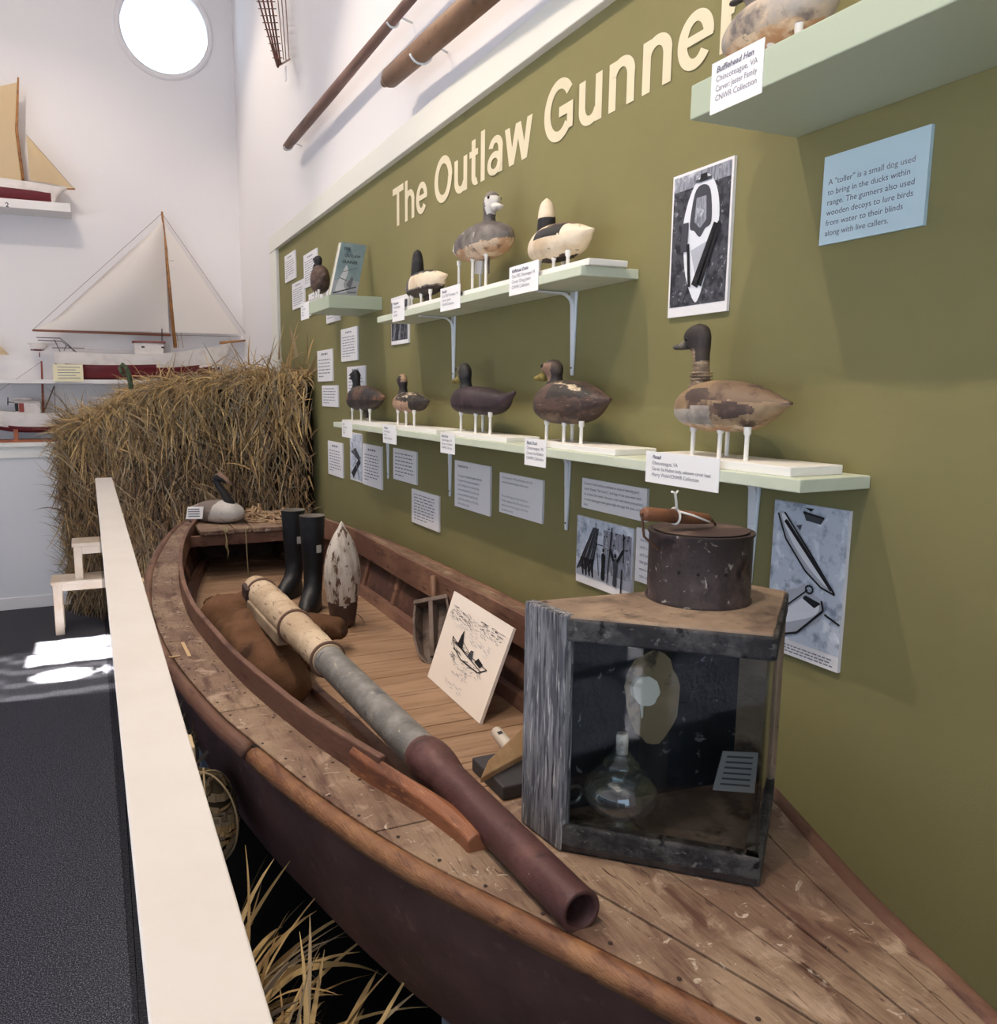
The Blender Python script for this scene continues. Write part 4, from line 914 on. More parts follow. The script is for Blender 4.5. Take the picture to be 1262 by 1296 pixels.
scr(.25, .8, .58, .66, 50); scr(.35, .65, .66, .78, 30, mi=2); scr(.05, .9, .14, .27, 110, .001, .25, 2); scr(.05, .4, .13, .22, 30, .0014, .2); scr(.55, .9, .12, .2, 40, .0014, .1); scr(.3, .6, .86, .92, 12, mi=2); scr(.45, .8, .3, .42, 40, .001, .4, 3); scr(.25, .5, .46, .56, 30, .0014, .3, 0); scr(.15, .6, .24, .33, 40, .001, .3, 3)
b.build('ink_drawing', PM, o)
# wedge board and small bottle behind the gun
WDG = M('wedge_wood', '#a98a66', [('#c9ae8a', 7, .45, .6), ('#7d6248', 12, .6, .7)], rough=.55, bump=.15)
p = [P(608, 985, 2, .85), P(618, 962, 2, .87), P(664, 918, 2, .90), P(668, 952, 2, .86)]
b = MB(); dn_ = Vector((.0, .0, -.012)); b.hexa([q+dn_ for q in p]+p)
tag(b.build('wooden_wedge', WDG, bevel=.002), 'pale worn wooden paddle blade half hidden behind the lantern', 'paddle blade')
b = MB().box(.70, .84, 1.28, 1.42, ZF, ZF+.03); tag(b.build('dark_block', M('dark_block', '#3c3a3e', rough=.7), bevel=.004), 'dark grey block under the paddle blade beside the lantern', 'block')
a = P(628, 926, 2, ZF+.045); c = P(644, 946, 2, ZF+.05)
t = thing('small_bottle', (a+c)/2, 'small white cylinder with a dark square label lying on the skiff floor', 'bottle')
MB().tube([a, a.lerp(c, .06), a.lerp(c, .9), c], [.010, .0135, .0135, .010], 18).build('body', M('bottle_white', '#cfc5b8', rough=.4), t, smooth=True)
m_ = a.lerp(c, .45); ux = (c-a).normalized(); upz = Vector((-.3, -.3, .9)); upz = (upz-ux*upz.dot(ux)).normalized(); sx_ = ux.cross(upz)
b = MB(); pp = m_+upz*.0139; b.poly([pp-ux*.008-sx_*.005, pp+ux*.008-sx_*.005, pp+ux*.008+sx_*.005, pp-ux*.008+sx_*.005]); b.build('label', M('label_black', '#201c20', rough=.5), t)
# goose decoy on the stern
t = thing('goose_decoy', (.50, 3.62, 1.022), 'goose decoy with black neck and white breast resting on the stern', 'goose decoy', rz=-.75)
body_mesh(.29, .10, .135, col=lambda x, y, z: 1 if x > .05+.15*(z-.5) or z < .12 else 0).build('body', [paint('goose_grey', '#7a6c64', ('#93857a', 14, .45, .6), ('#5d5048', 30, .6, .7)), paint('goose_white', '#bfb8b0', ('#cfc8c0', 10, .45, .6), ('#8d8076', 20, .6, .7))], t, smooth=True, local=True)
npts = [(.085, -.0, .06), (.07, 0, .10), (.045, 0, .135), (.022, 0, .165), (.010, 0, .185), (.012, 0, .198), (.028, 0, .202), (.05, 0, .192), (.062, 0, .182)]
MB().tube([Vector(q) for q in npts], [.026, .021, .0165, .015, .016, .018, .018, .014, .008], 16).build('neck', [M('goose_black', '#1d1817', rough=.6)], t, smooth=True, local=True)
MB().tube([Vector(q) for q in [(.014, 0, .205), (.03, 0, .210), (.05, 0, .200), (.07, 0, .186), (.088, 0, .174)]], [.012, .015, .013, .008, .004], 12).build('head', paint('goose_head', '#7d5f4c', ('#9a7b62', 20, .5, .6)), t, smooth=True, local=True)
b = MB(); p0_ = P(235, 657, 1, 3.5); b.hexa([p0_, p0_+Vector((.065, -.02, 0)), p0_+Vector((.068, -.014, 0)), p0_+Vector((.003, .006, 0)), p0_+Vector((.012, .012, .05)), p0_+Vector((.075, -.008, .05)), p0_+Vector((.077, -.004, .05)), p0_+Vector((.014, .016, .05))])
o = b.build('label_card', M('card_white', '#f4f2f0')); tag(o, 'small white card leaning against the goose decoy on the stern', 'label card')
b = MB()
for k in range(4):
    q = p0_+Vector((.011, -.002, .010+k*.010))+Vector((0, -.0025, 0)); b.poly([q, q+Vector((.045, -.0145, 0)), q+Vector((.0455, -.0143, .004)), q+Vector((0, 0, .004))])
b.build('lettering', INK2, o)
# rope heaps
def rope_heap(c, rx, ry, n, lab, seed):
    rd = random.Random(seed); b = MB()
    for i in range(n):
        a = rd.uniform(0, 6.28); r = rd.uniform(.35, 1); z = rd.uniform(0, .05)*(1.2-r*.6); pts = []
        for k in range(22):
            a += rd.uniform(.15, .5); r = min(1, max(.15, r+rd.uniform(-.22, .22))); z = min(.07, max(.004, z+rd.uniform(-.008, .008)))
            pts.append((c[0]+rx*r*math.cos(a), c[1]+ry*r*math.sin(a), c[2]+z*(1.35-r*.9)))
        b.tube(pts, .0042, 6)
    return tag(b.build('rope_heap', M('rope_tan', '#a08262', [('#c4a684', 30, .45, .6), ('#5d4434', 40, .6, .7)], rough=.9), smooth=True), lab, 'rope')
rope_heap((.68, 3.62, 1.022), .075, .11, 26, 'loose tangle of tan rope beside the goose decoy on the stern', 3)
rope_heap((.80, 3.52, 1.022), .085, .08, 18, 'second smaller tangle of tan rope on the stern board next to the boots', 5)
b = MB().tube([(.60, 3.37, 1.03), (.585, 3.36, 1.02), (.585, 3.355, .99), (.586, 3.352, .9), (.588, 3.35, .84), (.59, 3.35, ZF+.01)], .0022, 6)
tag(b.build('hanging_cord', M('cord_pale', '#9a8f6a'), smooth=True), 'thin pale cord hanging from the stern board into the skiff', 'cord')
t = thing('corn_husk', (.50, 3.36, .93), 'dried pale husk hanging on a knot from the stern beam', 'husk')
MB().tube([(.50, 3.375, 1.03), (.495, 3.365, 1.03), (.50, 3.36, 1.015), (.51, 3.362, 1.022), (.503, 3.366, 1.034)], .0055, 8).build('knot', M('cord_pale', '#9a8f6a'), t, smooth=True)
MB().tube([(.50, 3.36, 1.015), (.505, 3.358, .985), (.503, 3.358, .955), (.51, 3.36, .935), (.506, 3.36, .905)], [.003, .008, .014, .009, .003], 10, flat=.4).build('husk', M('husk', '#8d7f55', [('#b5a67a', 12, .4, .6)], rough=.8), t, smooth=True)

# ============================================================ LANTERN
LB = M('lantern_blackwood', '#302e2f', [('#514e4d', 22, .45, .6, (1, 1, 1)), ('#6d6966', 70, .60, .70, (1, 1, 1.5)), ('#1b1a1c', 30, .56, .62)], rough=.85, bump=.6, bscale=60, spec=.25)
LG = M('lantern_greywood', '#57565b', [('#858385', 40, .42, .56, (3, 3, .3)), ('#2f2e33', 34, .54, .62, (4, 4, .2)), ('#b3afab', 70, .56, .64, (3, 3, .25))], rough=.85, bump=.5, bscale=60, bstretch=(3, 3, .3), spec=.2)
LT = M('lantern_topwood', '#84705f', [('#a08a74', 6, .45, .62), ('#54463d', 10, .55, .68), ('#3a322e', 30, .64, .7)], rough=.8, bump=.4, bscale=40, spec=.2)
z0 = ZD+.003; z1 = 1.312
PA, PB, PC, PD, PE = [Vector((x, y, 0)) for x, y in ((.742, .685), (.556, .852), (.546, .94), (.928, .842), (.905, .905))]
lan = thing('lantern', (.73, .84, z0), 'weathered three cornered wooden lantern box with glass front standing on the bow deck', 'lantern')
def poly5(z, shrink=0):
    c = Vector((.73, .85, 0)); return [tuple((p+(c-p).normalized()*shrink)[:2]) for p in (PA, PD, PE, PC, PB)]
b = MB().prism(poly5(0, 0), z0, z0+.014); b.build('base_board', M('lantern_floor', '#4d423c', [('#77685c', 9, .45, .62), ('#2c2624', 14, .58, .68)], rough=.8, bump=.3), lan, bevel=.003)
b = MB().prism(poly5(0, .004), z1-.016, z1)
b.build('top_board', LT, lan, bevel=.003)
def rail(p, q, za, zb, w, m, name, inset=0):
    d = (q-p).normalized(); n = Vector((-d.y, d.x, 0)); c = Vector((.73, .85, 0))
    if n.dot(c-p) < 0: n = -n
    p = p+n*inset; q = q+n*inset
    a = [p, q, q+n*w, p+n*w]
    return MB().hexa([(*v[:2], za) for v in a]+[(*v[:2], zb) for v in a]).build(name, m, lan, bevel=.003)
rail(PA, PB, z0, z0+.038, .022, LB, 'bottom_rail'); rail(PA, PD, z0, z0+.038, .022, LB, 'bottom_rail')
rail(PA, PB, z1-.033, z1-.003, .018, LB, 'top_rail', -.002); rail(PA, PD, z1-.033, z1-.003, .018, LB, 'top_rail', -.002)
rail(PB, PC, z0, z1+.001, .018, LG, 'side_post', -.003); rail(PD, PE, z0, z1-.002, .018, LT, 'side_post', -.004)
rail(PC, PE, z0, z1-.012, .012, M('lantern_back', '#232326', [('#34343a', 8, .5, .62), ('#77757a', 34, .62, .66, (1, 1, 1))], rough=.8, bump=.4, bscale=30, spec=.2), 'back_board', .001)
LGl = glass('lantern_glass', '#f3f5f4', .02, .5)
def pane(p, q):
    d = (q-p).normalized(); n = Vector((-d.y, d.x, 0)); c = Vector((.73, .85, 0))
    if n.dot(c-p) < 0: n = -n
    p = p+n*.006+d*.004; q = q+n*.006
    a = [p, q, q+n*.0025, p+n*.0025]; MB().hexa([(*v[:2], z0+.03) for v in a]+[(*v[:2], z1-.02) for v in a]).build('glass_pane', LGl, lan)
pane(PA, PB); pane(PA, PD)
# bare oval, candle splash
def onback(u, v):
    n = Vector((PE-PC).yxz); n = Vector((-(PE-PC).y, (PE-PC).x, 0)).normalized()
    if n.y > 0: n = -n
    pl = PC+n*.0145; d = (u-543)*RT+(648-v)*UP+FPX*FW; t_ = (pl-CAM).dot(n)/d.dot(n); return CAM+d*t_+n*.0
def blobpoly(cu, cv, ru, rv, n=28, wob=.06, sd=1, lift=0):
    rd = random.Random(sd); out = []
    for i in range(n):
        a = 2*PI*i/n; k = 1+rd.uniform(-wob, wob); out.append(onback(cu+ru*k*math.cos(a), cv+rv*k*math.sin(a))-Vector((0, lift, 0)))
    return out
MB().poly(blobpoly(826, 882, 35, 58, sd=4)).build('bare_patch', M('bare_wood', '#978268', [('#a8947a', 12, .45, .6), ('#4d4034', 20, .58, .66)], rough=.8), lan)
b = MB(); b.ringloft([blobpoly(815, 873, 16.5, 19, wob=.05, sd=2), blobpoly(815, 873, 16.5, 19, wob=.05, sd=2, lift=.006)])
q = [onback(810, 885)-Vector((0, .003, 0)), onback(811, 905)-Vector((0, .003, 0)), onback(810.5, 908)-Vector((0, .003, 0))]; b.tube(q, [.0035, .0015, .001], 8)
b.build('wax_disc', M('wax', '#fffaf0', rough=.5), lan)
# card inside
bq = [P(903, 1000, 1, .80), P(955, 1004, 1, .80)]; tq = [P(916, 951, 1, .815), P(960, 953, 1, .815)]
b = MB(); dd = Vector((0, .002, 0)); b.hexa([bq[0], bq[1], bq[1]+dd, bq[0]+dd, tq[0], tq[1], tq[1]+dd, tq[0]+dd])
oc = b.build('label_card', M('card_grey', '#8d8d92', rough=.7)); tag(oc, 'small text card inside the lantern at its right corner', 'label card')
b = MB()
for k in range(6):
    t_ = .15+k*.14; L_ = bq[0].lerp(tq[0], t_); R_ = bq[1].lerp(tq[1], t_); u_ = (tq[0]-bq[0])*.05; e_ = Vector((0, -.0006, 0)); b.poly([L_.lerp(R_, .12)+e_, L_.lerp(R_, .85)+e_, L_.lerp(R_, .85)+u_+e_, L_.lerp(R_, .12)+u_+e_])
b.build('lettering', INK, oc)
# oil lamp
OG = glass('lamp_glass', '#f4f8f8', .12, .62, haze=.015)
lc = (.640, .838, z0+.0142)
t = thing('oil_lamp', lc, 'clear glass oil lamp bowl with finger ring and white wick inside the lantern', 'oil lamp')
MB().lathe([(.002, .003), (.034, .002), (.036, .005), (.034, .010), (.020, .018), (.014, .026)], lc, 36, cap=False).build('foot', OG, t, smooth=True)
MB().lathe([(.013, .025), (.024, .030), (.040, .040), (.049, .054), (.0505, .064), (.046, .078), (.034, .090), (.022, .096), (.016, .099)], lc, 40, cap=False).build('bowl', OG, t, smooth=True)
MB().lathe([(.022, .096), (.026, .099), (.024, .106), (.013, .116), (.010, .124)], lc, 32, cap=False).build('collar', OG, t, smooth=True)
MB().lathe([(.008, .118), (.0085, .140), (.0075, .146), (.0005, .144)], lc, 14).build('wick', M('wick_white', '#cfcac4', [('#a9a39c', 60, .5, .6)], rough=.9, bump=.5), t, smooth=True)
MB().tube([(lc[0]-.055+.012*math.cos(a), lc[1]+.03+.012*math.sin(a)*0, lc[2]+.055+.012*math.sin(a)) for a in [i*PI/10 for i in range(20)]], .0028, 8, closed=True).build('finger_ring', OG, t, smooth=True)
# tin chimney
TIN = M('rusty_tin', '#3d3230', [('#574744', 12, .45, .6), ('#231a1c', 16, .55, .65), ('#b0a69c', 60, .62, .70), ('#6d4a40', 20, .62, .7)], rough=.6, metal=.35, bump=.25, bscale=50)
cc = (.778, .862, z1)
t = thing('tin_chimney', cc, 'rusty round tin can chimney with a wooden bail handle on top of the lantern', 'tin can')
MB().lathe([(.0715, 0), (.072, .003), (.0695, .006), (.0693, .09), (.0715, .094), (.0715, .097), (.068, .0975), (.06, .094), (.001, .095)], cc, 56).build('can', TIN, t, smooth=True, auto=50)
MB().lathe([(.001, .0955), (.058, .0952), (.064, .098), (.0642, .099), (.001, .099)], cc, 48).build('lid', M('tin_lid', '#4a3a36', [('#7d675a', 14, .45, .6)], rough=.7, metal=.3), t, smooth=True, auto=50)
h1 = Vector((cc[0]-.070, cc[1]+.004, cc[2]+.074)); hc = [h1, h1+Vector((-.012, 0, .012)), h1+Vector((-.016, 0, .03)), h1+Vector((-.006, .0, .043))]
g0 = P(812, 650, 1, .862); g1 = P(900, 657, 1, .862)
MB().tube([h1+Vector((.01, 0, -.002)), h1, (h1+g0)/2+Vector((-.009, 0, -.006)), g0, g0+Vector((.01, 0, .001)), g1-Vector((.012, 0, 0)), g1, g1+Vector((.03, .02, -.015))], .0018, 8).build('bail_wire', M('bail_rust', '#6d5040', metal=.4, rough=.6), t, smooth=True)
MB().tube([g0.lerp(g1, k) for k in (.02, .05, .25, .5, .75, .95, .98)], [.007, .0095, .0092, .010, .0085, .007, .004], 16).build('handle', M('handle_wood2', '#7b4f35', [('#5d3a28', 14, .5, .62)], rough=.5), t, smooth=True)
m_ = g0.lerp(g1, .45); rp = [m_+Vector((.002, .011*math.cos(a), .011*math.sin(a))) for a in [i*PI/8 for i in range(16)]]
b = MB().tube(rp, .0016, 6, closed=True).tube([m_+Vector((0, -.006, .009)), m_+Vector((-.003, -.008, .02)), m_+Vector((-.006, -.008, .033)), m_+Vector((-.012, -.008, .035))], .0018, 6).tube([m_+Vector((.0, -.008, .008)), m_+Vector((.02, -.016, .002)), m_+Vector((.045, -.02, -.008))], .0016, 6).tube([m_+Vector((-.006, -.008, .031)), m_+Vector((-.001, -.008, .036))], .0014, 6)
b.build('string', M('string_white', '#e6e0d6', rough=.8), t, smooth=True)
for k, (u, v) in enumerate(((832, 705), (885, 706), (917, 706))):
    p_ = P(u, v, 1, .80); d_ = Vector((p_.x-cc[0], p_.y-cc[1], 0)).normalized()*.0695; MB().ell((cc[0]+d_.x, cc[1]+d_.y, cc[2]+.048), (.0022, .0022, .0022), 8).build('vent_hole', M('hole_black', '#0a0808'), t)

# ============================================================ RAILING
rl = thing('railing', (.055, 2.1, 0), 'cream painted flat topped railing running along the left of the skiff', 'railing')
MB().box(.0148, .0955, -.6, 4.42, 1.14, 1.16).build('rail_cap', PAINTRAIL, rl, bevel=.002)
for y in (.2, 1.05, 2.05, 3.2, 4.36): MB().box(.055, .104, y-.022, y+.022, 0, 1.14).build('post', M('post_pine', '#cfb994', rough=.7), rl, bevel=.002)
for ya_, yb_ in ((-.6, .17), (.235, 1.02), (1.085, 2.02), (2.085, 3.17), (3.235, 4.33)): MB().box(.016, .021, ya_, yb_, .02, 1.14).build('panel', glass('acrylic_panel', '#9fa3ab', .03, .3), rl)
# ============================================================ STOOL
PINE = M('stool_pine', '#dfc9b0', [('#eadbc8', 6, .4, .62, (1, 1, 1))], rough=.6)
st = thing('step_stool', (-.1, 5.85, 0), 'pale wooden two step stool standing on the carpet behind the railing end', 'step stool')
MB().box(-.29, .12, 5.64, 5.88, .345, .365).build('lower_tread', PINE, st, bevel=.004)
MB().box(-.15, .12, 5.66, 5.88, .585, .61).build('upper_tread', PINE, st, bevel=.004)
for y in (5.675, 5.85):
    MB().box(-.28, -.225, y-.014, y+.014, 0, .345).build('leg', PINE, st, bevel=.003); MB().box(-.14, -.09, y-.014, y+.014, .32, .585).build('leg', PINE, st, bevel=.003); MB().box(.06, .11, y-.014, y+.014, 0, .585).build('leg', PINE, st, bevel=.003)
    MB().box(-.225, .08, y-.012, y+.012, .295, .345).build('side_rail', PINE, st, bevel=.003); MB().box(-.09, .08, y-.012, y+.012, .535, .585).build('side_rail', PINE, st, bevel=.003)

# ============================================================ REEDS
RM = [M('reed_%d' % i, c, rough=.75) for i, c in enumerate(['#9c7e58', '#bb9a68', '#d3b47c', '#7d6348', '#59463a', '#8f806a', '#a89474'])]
def blade(b, p, d, L, w, droop, mi, n=5, curl=0):
    p = Vector(p); d = Vector(d).normalized(); sd = d.cross(Vector((random.uniform(-1, 1), random.uniform(-1, 1), random.uniform(-1, 1)))).normalized()
    pts = []; 
    for i in range(n+1):
        t = i/n; ww = w*(1-t)**.6*.5+.0004; pts.append((p.copy(), sd*ww)); p = p+d*(L/n); d = (d+Vector((0, 0, -droop/n))+sd*curl/n).normalized()
    vs = []; fs = []
    for q, s_ in pts: vs += [q-s_, q+s_]
    for i in range(n): fs.append((2*i, 2*i+1, 2*i+3, 2*i+2))
    b.add(vs, fs, mi)
bl0 = Vector((-.16, 6.28, 0)); bl1 = Vector((1.13, 4.42, 0)); bn = Vector((bl1.y-bl0.y, -(bl1.x-bl0.x), 0)).normalized()
if bn.y > 0: bn = -bn
ztop = lambda s: interp([(0, 1.36), (.15, 1.45), (.35, 1.60), (.5, 1.66), (.75, 1.70), (1, 1.72)], s)
bd = thing('reed_blind', (.5, 4.85, 0), 'tall shaggy blind of dry marsh reeds behind the stern, against the green wall', 'reed blind')
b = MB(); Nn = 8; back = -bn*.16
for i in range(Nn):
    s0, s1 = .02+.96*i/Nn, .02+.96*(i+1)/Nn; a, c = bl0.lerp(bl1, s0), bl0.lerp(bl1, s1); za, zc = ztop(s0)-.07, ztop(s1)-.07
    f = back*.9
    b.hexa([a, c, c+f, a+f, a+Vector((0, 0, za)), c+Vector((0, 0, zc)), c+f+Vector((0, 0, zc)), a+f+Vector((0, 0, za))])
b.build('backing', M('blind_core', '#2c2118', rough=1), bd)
b = MB(); rr_ = random.Random(11); random.seed(21)
for i in range(9000):
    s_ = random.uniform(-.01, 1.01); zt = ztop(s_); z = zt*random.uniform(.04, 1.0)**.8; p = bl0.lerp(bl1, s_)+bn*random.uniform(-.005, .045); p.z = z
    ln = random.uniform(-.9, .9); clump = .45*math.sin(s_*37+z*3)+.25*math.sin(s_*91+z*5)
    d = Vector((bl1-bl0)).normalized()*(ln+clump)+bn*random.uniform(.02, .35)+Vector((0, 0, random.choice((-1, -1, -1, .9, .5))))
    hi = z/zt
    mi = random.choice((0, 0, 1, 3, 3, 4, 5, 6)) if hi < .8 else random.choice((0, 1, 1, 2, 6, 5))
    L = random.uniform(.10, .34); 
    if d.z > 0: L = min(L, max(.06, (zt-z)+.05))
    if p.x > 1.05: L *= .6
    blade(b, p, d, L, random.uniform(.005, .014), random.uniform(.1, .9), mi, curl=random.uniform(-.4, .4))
for i in range(3400):   # top thatch
    s_ = random.uniform(0, 1); q = random.random(); p = bl0.lerp(bl1, s_)+back*q*.9; p.z = ztop(s_)-.06+random.uniform(-.03, .05)
    d = (bl1-bl0).normalized()*random.uniform(-1, 1)+bn*random.uniform(-.3, 1.2)+Vector((0, 0, random.uniform(-.1, .7)))
    L = random.uniform(.10, .30)*(.6 if s_ > .9 else 1)
    blade(b, p, d, L, random.uniform(.004, .011), random.uniform(.6, 2.2), random.choice((0, 1, 1, 2, 2, 6, 5)), curl=random.uniform(-.6, .6))
for i in range(1500):   # left end
    q = random.random(); z = random.uniform(.1, 1.42); p = bl0+back*q*.9; p.z = z
    d = Vector((-random.uniform(.05, .6), random.uniform(-.5, .3), random.choice((-1, -1, .6))))
    blade(b, p, d, random.uniform(.12, .32), random.uniform(.004, .010), random.uniform(.2, 1.2), random.choice((0, 1, 3, 5, 6)), curl=random.uniform(-.4, .4))
for (u, v, dx_, dz_, L) in ((318, 462, .05, 1, .20), (350, 455, .12, 1, .22), (372, 452, -.1, 1, .22), (385, 460, .15, 1, .18), (310, 470, -.4, .9, .22), (395, 470, .3, .9, .12), (340, 465, .3, 1, .2), (363, 470, .02, 1, .3), (215, 468, .3, 1, .14), (190, 500, .7, .5, .2), (120, 540, -1, .35, .3), (110, 560, -1, -.25, .36), (105, 545, -1, .1, .2), (140, 600, -1, -.3, .2), (110, 640, -.6, -.7, .25), (100, 690, -1, .2, .15)):
    s_ = max(0, min(1, (u-110)/285)); p = P(u, v, 1, lerp(6.2, 4.42, s_**.7))
    for k in range(3): blade(b, p+Vector((random.uniform(-.02, .02), 0, 0)), (dx_+random.uniform(-.1, .1), -.05, dz_), L*random.uniform(.7, 1.1), .009, .25, random.choice((0, 1, 6)), curl=random.uniform(-.3, .3))
tag(b.build('reeds', RM, bd), kind='stuff')
# grass tufts beside the railing
def tuft(c, n, lab, h, lean, seed, wid=.019, z=(0, .1)):
    random.seed(seed); b = MB()
    for i in range(n):
        p = Vector(c)+Vector((random.uniform(-.015, .05), random.uniform(-.10, .10), random.uniform(*z)))
        d = Vector((abs(random.gauss(lean[0], .28)), random.gauss(lean[1], .45), random.uniform(.35, 1)))
        L = h*random.uniform(.45, 1.1)
        blade(b, p, d, L, random.uniform(.5, 1.25)*wid, random.uniform(.4, 2.2), random.choice((1, 2, 2, 2, 6, 5)), n=10, curl=random.uniform(-.5, .5))
    # straight stems down to the platform
    for i in range(14): b.tube([Vector(c)+Vector((random.uniform(-.02, .03), random.uniform(-.06, .06), .06)), (c[0]+random.uniform(-.02, .05), c[1]+random.uniform(-.05, .05), .1)], .003, 5, 3)
    return tag(b.build('marsh_grass', RM), lab, 'grass')
tuft((.15, .98, .41), 125, 'dense tuft of pale dry marsh grass between railing and skiff, nearest the camera', .34, (.45, .1), 5)
tuft((.14, 1.22, .46), 75, 'middle tuft of pale dry marsh grass between railing and skiff', .30, (.35, .1), 6, .014)
tuft((.135, 1.82, .70), 26, 'thin tuft of brown grass rising behind the woven basket', .22, (.12, .1), 8, .007)
# woven reed basket
bc = Vector((.165, 1.50, .78)); t = thing('reed_basket', bc-Vector((0, 0, .09)), 'round basket woven of flat reeds wedged between railing and skiff', 'basket')
b = MB(); random.seed(9)
for i in range(130):
    a = random.uniform(0, 2*PI); z = random.uniform(-.85, .95); tl = random.uniform(-.6, .6); pts = []
    w = random.uniform(.003, .006); vs = []
    for k in range(9):
        aa = a+k*.14; zz = max(-.96, min(.97, z+tl*k*.05)); r = math.sqrt(1-zz*zz)*.062+random.uniform(-.001, .002)
        q = bc+Vector((r*math.cos(aa), r*1.3*math.sin(aa), zz*.09)); vs += [q-Vector((0, 0, w)), q+Vector((0, 0, w))]
    b.add(vs, [(2*k, 2*k+1, 2*k+3, 2*k+2) for k in range(8)], random.choice((1, 2, 5, 6, 6)))
b.build('weave', RM, t)
MB().ell(bc, (.057, .076, .084), 20).build('core', M('basket_core', '#2e2519', rough=1), t, smooth=True)
for k in range(3):
    a0 = k*PI/3+.4; MB().tube([bc+Vector((.066*math.cos(a0)*math.cos(a), .085*math.sin(a0)*math.cos(a), .094*math.sin(a))) for a in [i*PI/16 for i in range(32)]], .0022, 6, closed=True).build('hoop', RM[6], t, smooth=True)
# ============================================================ MODEL BOATS ON THE BACK WALL
def W(u, v, y=6.55): return P(u, v, 1, y)
def ship_hull(t, xs_, xb, sheer, keel, zsplit, beam, y0, top_m, bot_m, n=40, fair=.12, stern_w=.7, bowpow=.5):
    """hull along X from stern xs_ to bow xb; sheer/keel tables by 0..1"""
    rings = []
    for i in range(n+1):
        t_ = i/n; x = lerp(xs_, xb, t_); zs, zk = interp(sheer, t_), interp(keel, t_)
        w = beam/2*min(1, stern_w+(1-stern_w)*t_*4)*max(.01, (1-max(0, (t_-.45)/.55)**2))**bowpow
        r = []
        for k in range(21):
            a = PI*k/20; c = math.cos(a); s_ = math.sin(a); zz = zs-(zs-zk)*s_**.7; r.append((x, y0-w*math.copysign(abs(c)**.55, c), zz))
        rings.append(r)
    m = 21; vs = [p for r in rings for p in r]; fs = []
    for i in range(n):
        for j in range(m-1): fs.append((i*m+j, i*m+j+1, (i+1)*m+j+1, (i+1)*m+j))
        fs.append((i*m+m-1, i*m, (i+1)*m, (i+1)*m+m-1))
    fs.append(tuple(range(m))); fs.append(tuple(range(n*m, n*m+m))[::-1])
    b1 = MB(); b2 = MB(); b = MB().add(vs, fs)
    for f in b.f:
        c = sum((b.v[i] for i in f), Vector())/len(f)
        (b1 if c.z > zsplit(c.x) else b2).add([b.v[i] for i in f], [tuple(range(len(f)))])
    b1.build('topsides', top_m, t); b2.build('bottom', bot_m, t)
SW = M('ship_white', '#ded6d0', [('#cfc7c0', 8, .45, .6)], rough=.5); SR = M('ship_red', '#641a22', rough=.45); SAIL = None
def cloth(name, c):
    m = bpy.data.materials.new(name); m.use_nodes = True; nt = m.node_tree; p = nt.nodes['Principled BSDF']; p.inputs['Base Color'].default_value = rgb(c); p.inputs['Roughness'].default_value = .9
    tr = nt.nodes.new('ShaderNodeBsdfTranslucent'); tr.inputs[0].default_value = rgb(c); mx = nt.nodes.new('ShaderNodeMixShader'); mx.inputs[0].default_value = .35
    nt.links.new(p.outputs[0], mx.inputs[1]); nt.links.new(tr.outputs[0], mx.inputs[2]); nt.links.new(mx.outputs[0], nt.nodes['Material Output'].inputs[0]); return m
SAIL = cloth('sail_white', '#f4eee8'); SAILC = cloth('sail_cream', '#e0cba6')
SPAR = M('spar', '#a5713f', [('#7d5230', 20, .5, .6)], rough=.4); LINE = M('rigging', '#6d5a4c', rough=.8)
def sail(t, A, B_, C_, m, name, belly=.05, n=14, th=.0015, scal=(0, 0, 0)):
    """A head, B tack, C clew"""
    A, B_, C_ = Vector(A), Vector(B_), Vector(C_); b = MB(); idx = {}; vs = []
    for side in (0, 1):
        for i in range(n+1):
            for j in range(i+1):
                u = i/n; w = j/i if i else 0; p = A.lerp(B_.lerp(C_, w), u)
                bel = belly*math.sin(PI*u*.9)*math.sin(PI*min(1, w+.05))
                p = p+Vector((0, -bel-side*th, 0)); 
                if i == n: p.z += -scal[0]*math.sin(PI*w)*-1
                if j == i and i: p += Vector((0, 0, 0))+(B_-C_).normalized()*scal[1]*math.sin(PI*u)
                idx[(side, i, j)] = len(vs); vs.append(p)
    fs = []
    for side in (0, 1):
        for i in range(n):
            for j in range(i+1):
                a, c, d = idx[(side, i, j)], idx[(side, i+1, j)], idx[(side, i+1, j+1)]; fs.append((a, c, d) if side else (a, d, c))
                if j < i: e = idx[(side, i, j+1)]; fs.append((a, d, e) if side else (a, e, d))
    return b.add(vs, fs).build(name, m, t, smooth=True)
# big skipjack
y0 = 6.60
sk = thing('model_ship', (W(185, 480).x, y0, 1.69), 'large model sailing workboat with raised white sails on the back wall shelf', 'model ship')
xs_, xb = W(70, 460, y0).x, W(292, 440, y0).x
zc = lambda v, u=180: W(u, v, y0).z
ship_hull(sk, xs_, xb, [(0, zc(447)), (.3, zc(449)), (.6, zc(447)), (.85, zc(439)), (1, zc(431))], [(0, zc(471)), (.05, zc(480)), (.5, zc(479)), (.8, zc(476)), (.93, zc(466)), (1, zc(434))], lambda x: zc(463.5), .17, y0, SW, SR)
MB().box(W(100, 470).x, W(240, 470).x, y0-.012, y0+.012, 1.70, zc(478)).build('keel', M('keel_dark', '#2a1820', rough=.6), sk)
MB().tube([W(278, 434, y0), W(316, 430.5, y0)], [.011, .007], 10).build('bowsprit', SPAR, sk, smooth=True)
mb_, mt_ = W(222, 440, y0), W(205, 268, y0)
MB().tube([mb_, mt_], [.015, .008], 12).build('mast', SPAR, sk, smooth=True)
